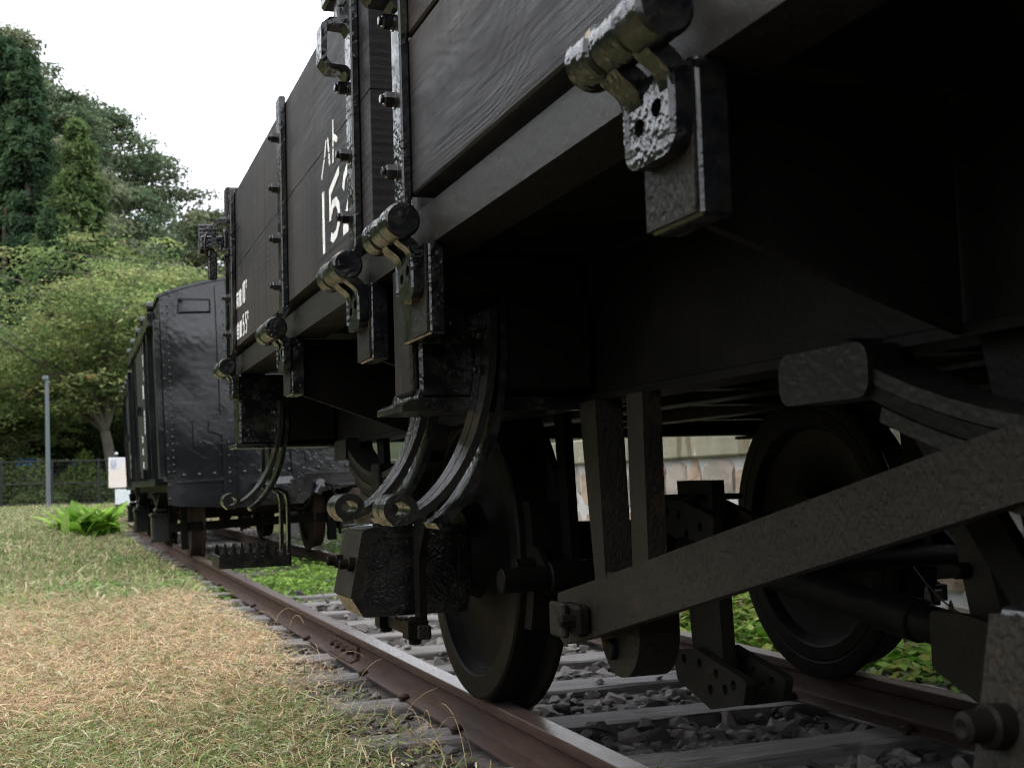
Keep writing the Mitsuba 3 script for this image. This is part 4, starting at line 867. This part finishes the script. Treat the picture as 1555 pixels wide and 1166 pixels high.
# undergrowth behind the fence
def shrub(seed, R, H, n, size, pal):
    r = np.random.default_rng(seed); d = rvec(n, r); d[:, 2] = np.abs(d[:, 2]); k = meshkit.fbm(d * 2.2 + seed, 3, 3)[:, None]
    P = d * (r.random((n, 1)) ** .25) * [R, R, H] * (.6 + .75 * k); pal = np.array(pal)
    C = pal[r.integers(0, len(pal), n)] * r.uniform(.6, 1.3, (n, 1))
    m, c = leaves_mesh(P, r.uniform(.6, 1.1, n) * size, r.uniform(.3, .55, n) * size, rvec(n, r) + d * .8 + [0, 0, .5], rvec(n, r), C, .15)
    stems = cat_([tube(bez([(0, 0, 0), (q[0] * .3, q[1] * .3, q[2] * .5), q], 5), .012, 5) for q in P[:10]])
    return mikit.ply(stems, BARK, smooth=True), mikit.ply(m, LEAF, smooth=False, color=c)
for (px, yy, R, H, pal, lab) in ((28, 38.2, 1.35, 1.45, [(.10, .14, .05), (.13, .17, .06), (.08, .11, .045)], 'rounded olive green bush behind the fence near the left edge'),
                                 (52, 37.6, 1.0, .7, [(.12, .17, .07), (.15, .2, .08)], 'low pale green shrub at the foot of the rounded bush'),
                                 (128, 39.5, .9, 1.5, [(.10, .15, .04), (.12, .17, .05)], 'mid green shrub behind the fence right of the lamp post'),
                                 (150, 38.5, 1.0, .7, [(.09, .12, .05)], 'low dark green shrub behind the fence beside the notice board'),
                                 (-60, 38, 1.6, 1.6, [(.08, .12, .04)], 'dark bush beyond the left edge of the view'),
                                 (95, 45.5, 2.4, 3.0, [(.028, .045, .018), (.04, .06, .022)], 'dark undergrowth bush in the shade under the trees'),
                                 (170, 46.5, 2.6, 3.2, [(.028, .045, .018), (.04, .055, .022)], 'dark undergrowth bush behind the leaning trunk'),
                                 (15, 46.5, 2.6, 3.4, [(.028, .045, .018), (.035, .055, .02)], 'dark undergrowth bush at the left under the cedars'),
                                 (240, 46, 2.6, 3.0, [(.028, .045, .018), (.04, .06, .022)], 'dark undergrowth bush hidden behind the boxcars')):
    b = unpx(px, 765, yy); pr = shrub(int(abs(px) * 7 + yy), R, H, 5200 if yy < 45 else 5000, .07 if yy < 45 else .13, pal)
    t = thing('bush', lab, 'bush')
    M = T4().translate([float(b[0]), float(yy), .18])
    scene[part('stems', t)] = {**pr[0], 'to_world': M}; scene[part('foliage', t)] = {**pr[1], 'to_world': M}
b = unpx(3, 760, 53.0)
key = put('tree_trunk', tube([(b[0], b[1], -.3), (b[0] + .1, b[1], 5), (b[0] + .1, b[1], 12)], [.19, .16, .09], 8), BARKD, smooth=True)
tag(key, 'bare brown cedar trunk at the very left edge under the dark crowns', 'tree trunk')
for k, (px, py, w, h) in enumerate(((41, 702, 34, 16), (50, 720, 22, 20), (114, 702, 14, 14))):
    a = unpx(px - w / 2, py + h / 2, 43.5); b = unpx(px + w / 2, py - h / 2, 43.5)
    m = sheet(np.linspace(a[0], b[0], 9), np.linspace(0, 1, 5), lambda X, Y: a[2] + (b[2] - a[2]) * Y + .06 * np.sin(X * 9) * Y)
    v = np.array(m.vertices); v[:, 1] = 43.5 + .25 * v[:, 1] + .05 * np.sin(v[:, 0] * 11)
    key = put('blue_sheet', trimesh.Trimesh(v, m.faces, process=False), BLUE, smooth=True)
    tag(key, ('bright blue plastic sheet glimpsed through the trees left of the lamp post', 'lower fold of blue sheet behind the rounded bush', 'small blue sheet behind the fence right of the lamp post')[k], 'plastic sheet')

# ------------------------------------------------------------------ fence, lamp post, notice boards, leafy plant
fe = thing('fence', 'dark wire mesh fence with thin posts along the far edge of the lawn', 'fence')
FY, fb = 36.0, .26
posts = [unpx(p, 760, FY)[0] for p in (-330, -250, -160, -78, 2, 72, 79, 150, 222, 300, 380)]
for x in posts: put('post', cyl((x, FY, fb - .3), (x, FY, fb + 1.28), .032, 10), FENCE, fe)
for a, b in zip(posts[:-1], posts[1:]):
    if b - a < .5: continue
    for z in (1.22, .62, .08): put('rail', cyl((a + .02, FY, fb + z), (b - .02, FY, fb + z), .02, 8), FENCE, fe)
    w = [cyl((a, FY - .006, fb + z), (b, FY - .006, fb + z), .0035, 4) for z in np.arange(.1, 1.22, .1)] + [cyl((x, FY + .006, fb + .08), (x, FY + .006, fb + 1.22), .0035, 4) for x in np.arange(a + .05, b, .06)]
    put('wire_mesh', cat_(w), FENCE, fe, smooth=True, kind='stuff')
lp = thing('lamp_post', 'slim grey lamp post standing at the fence on the left', 'lamp post')
LY = 34.5; b0 = unpx(74, 768, LY); b1 = unpx(71, 576, LY)
put('pole', tube([(b0[0], LY, b0[2] - .4), (b1[0], LY, b1[2])], [.06, .05], 14), POLE, lp, smooth=True)
put('base_plate', box(b0[0] - .11, b0[0] + .11, LY - .11, LY + .11, b0[2] - .1, b0[2] + .02), POLE, lp)
put('lamp_head', box(b1[0] - .11, b1[0] + .05, LY - .08, LY + .08, b1[2] - .02, b1[2] + .09, .02), POLE, lp)
NY = 30.0
nb = thing('notice_board', 'pale upright notice board with a small picture on a post beside the boxcars', 'notice board')
q0, q1 = unpx(165, 741, NY), unpx(206, 694, NY)
put('panel', box(q0[0], q1[0], NY, NY + .03, q0[2], q1[2], .02), SIGNW, nb)
put('picture', box(q0[0] + .05, q0[0] + .17, NY - .003, NY - .001, q1[2] - .27, q1[2] - .05, .0005), SIGNB, nb)
put('post', cyl(((q0[0] + q1[0]) / 2 - .12, NY + .06, 0), ((q0[0] + q1[0]) / 2 - .12, NY + .06, q1[2] + .08), .03, 12), FENCE, nb)
put('cap', lathe([(0, 0), (0, .035), (.03, .03), (.05, 0)], ((q0[0] + q1[0]) / 2 - .12, NY + .06, q1[2] + .08), 'z', 12), SIGNL, nb)
pl = thing('placard', 'low white placard standing under the notice board', 'placard')
q0, q1 = unpx(175, 766, NY - .3), unpx(212, 742, NY - .3)
put('panel', box(q0[0], q1[0], NY - .3, NY - .27, q0[2], q1[2], .015), SIGNL, pl)
for xx in (q0[0] + .04, q1[0] - .1): put('leg', cyl((xx, NY - .25, 0.0), (xx, NY - .25, q0[2] + .1), .015, 8), FENCE, pl)
def big_leaf(L, w, el0, el1, yaw, base):
    t = np.linspace(0, 1, 9); el = np.radians(el0 + (el1 - el0) * t); s = np.concatenate([[0], np.cumsum((np.cos((el[1:] + el[:-1]) / 2)) * L / 8)]); h = np.concatenate([[0], np.cumsum(np.sin((el[1:] + el[:-1]) / 2) * L / 8)])
    wd = w * np.sin(np.pi * np.clip(t * .9 + .06, 0, 1)) ** .8 + .004
    rows = []
    for q in (-1, 0, 1): rows.append(np.stack([s, q * wd, h + np.abs(q) * wd * .25], 1))
    v = np.vstack(rows); i = np.arange(8); f = []
    for a in (0, 9): f += [np.stack([a + i, a + i + 1, a + 10 + i], 1), np.stack([a + i, a + 10 + i, a + 9 + i], 1)]
    c, s_ = math.cos(yaw), math.sin(yaw); v = np.stack([c * v[:, 0] - s_ * v[:, 1], s_ * v[:, 0] + c * v[:, 1], v[:, 2]], 1) + base
    return v, np.vstack(f)
def leafy(name, label, cat, base, n, Lr, wr, elr, seed, cols, spread=.18):
    r = np.random.default_rng(seed); t = thing(name, label, cat)
    for k in range(n):
        b = np.array(base) + [r.normal(0, spread), r.normal(0, spread), 0]
        e0 = r.uniform(*elr); v, f = big_leaf(r.uniform(*Lr), r.uniform(*wr), e0, e0 - r.uniform(40, 85), r.uniform(0, 6.28), b)
        c = np.array(cols[r.integers(0, len(cols))]) * r.uniform(.75, 1.2)
        put('leaf', (v, f), LEAFG, t, smooth=True, color=np.tile(c, (len(v), 1)))
    return t
HB = unpx(140, 800, 22.0)
leafy('leafy_plant', 'big clump of bright green broad leaves growing on the lawn left of the boxcars', 'plant', (HB[0], 22.0, gz(HB[0], 22.0) - .02), 130, (.45, .85), (.055, .095), (58, 89), 31, [(.25, .46, .06), (.32, .54, .08), (.20, .39, .06), (.36, .55, .14)], .17)
for k, (x, y, z, n, lab) in enumerate(((1.12, 4.62, -.15, 7, 'bright green broad leaved weed beside the right rail near the wheel'), (1.2, 4.1, -.15, 6, 'lush green weed growing by the right rail beyond the brake fork'))):
    leafy('broad_weed', lab, 'weed', (x, y, z), n, (.13, .24), (.03, .05), (35, 80), 33 + k, [(.17, .36, .04), (.22, .42, .06)], .05)
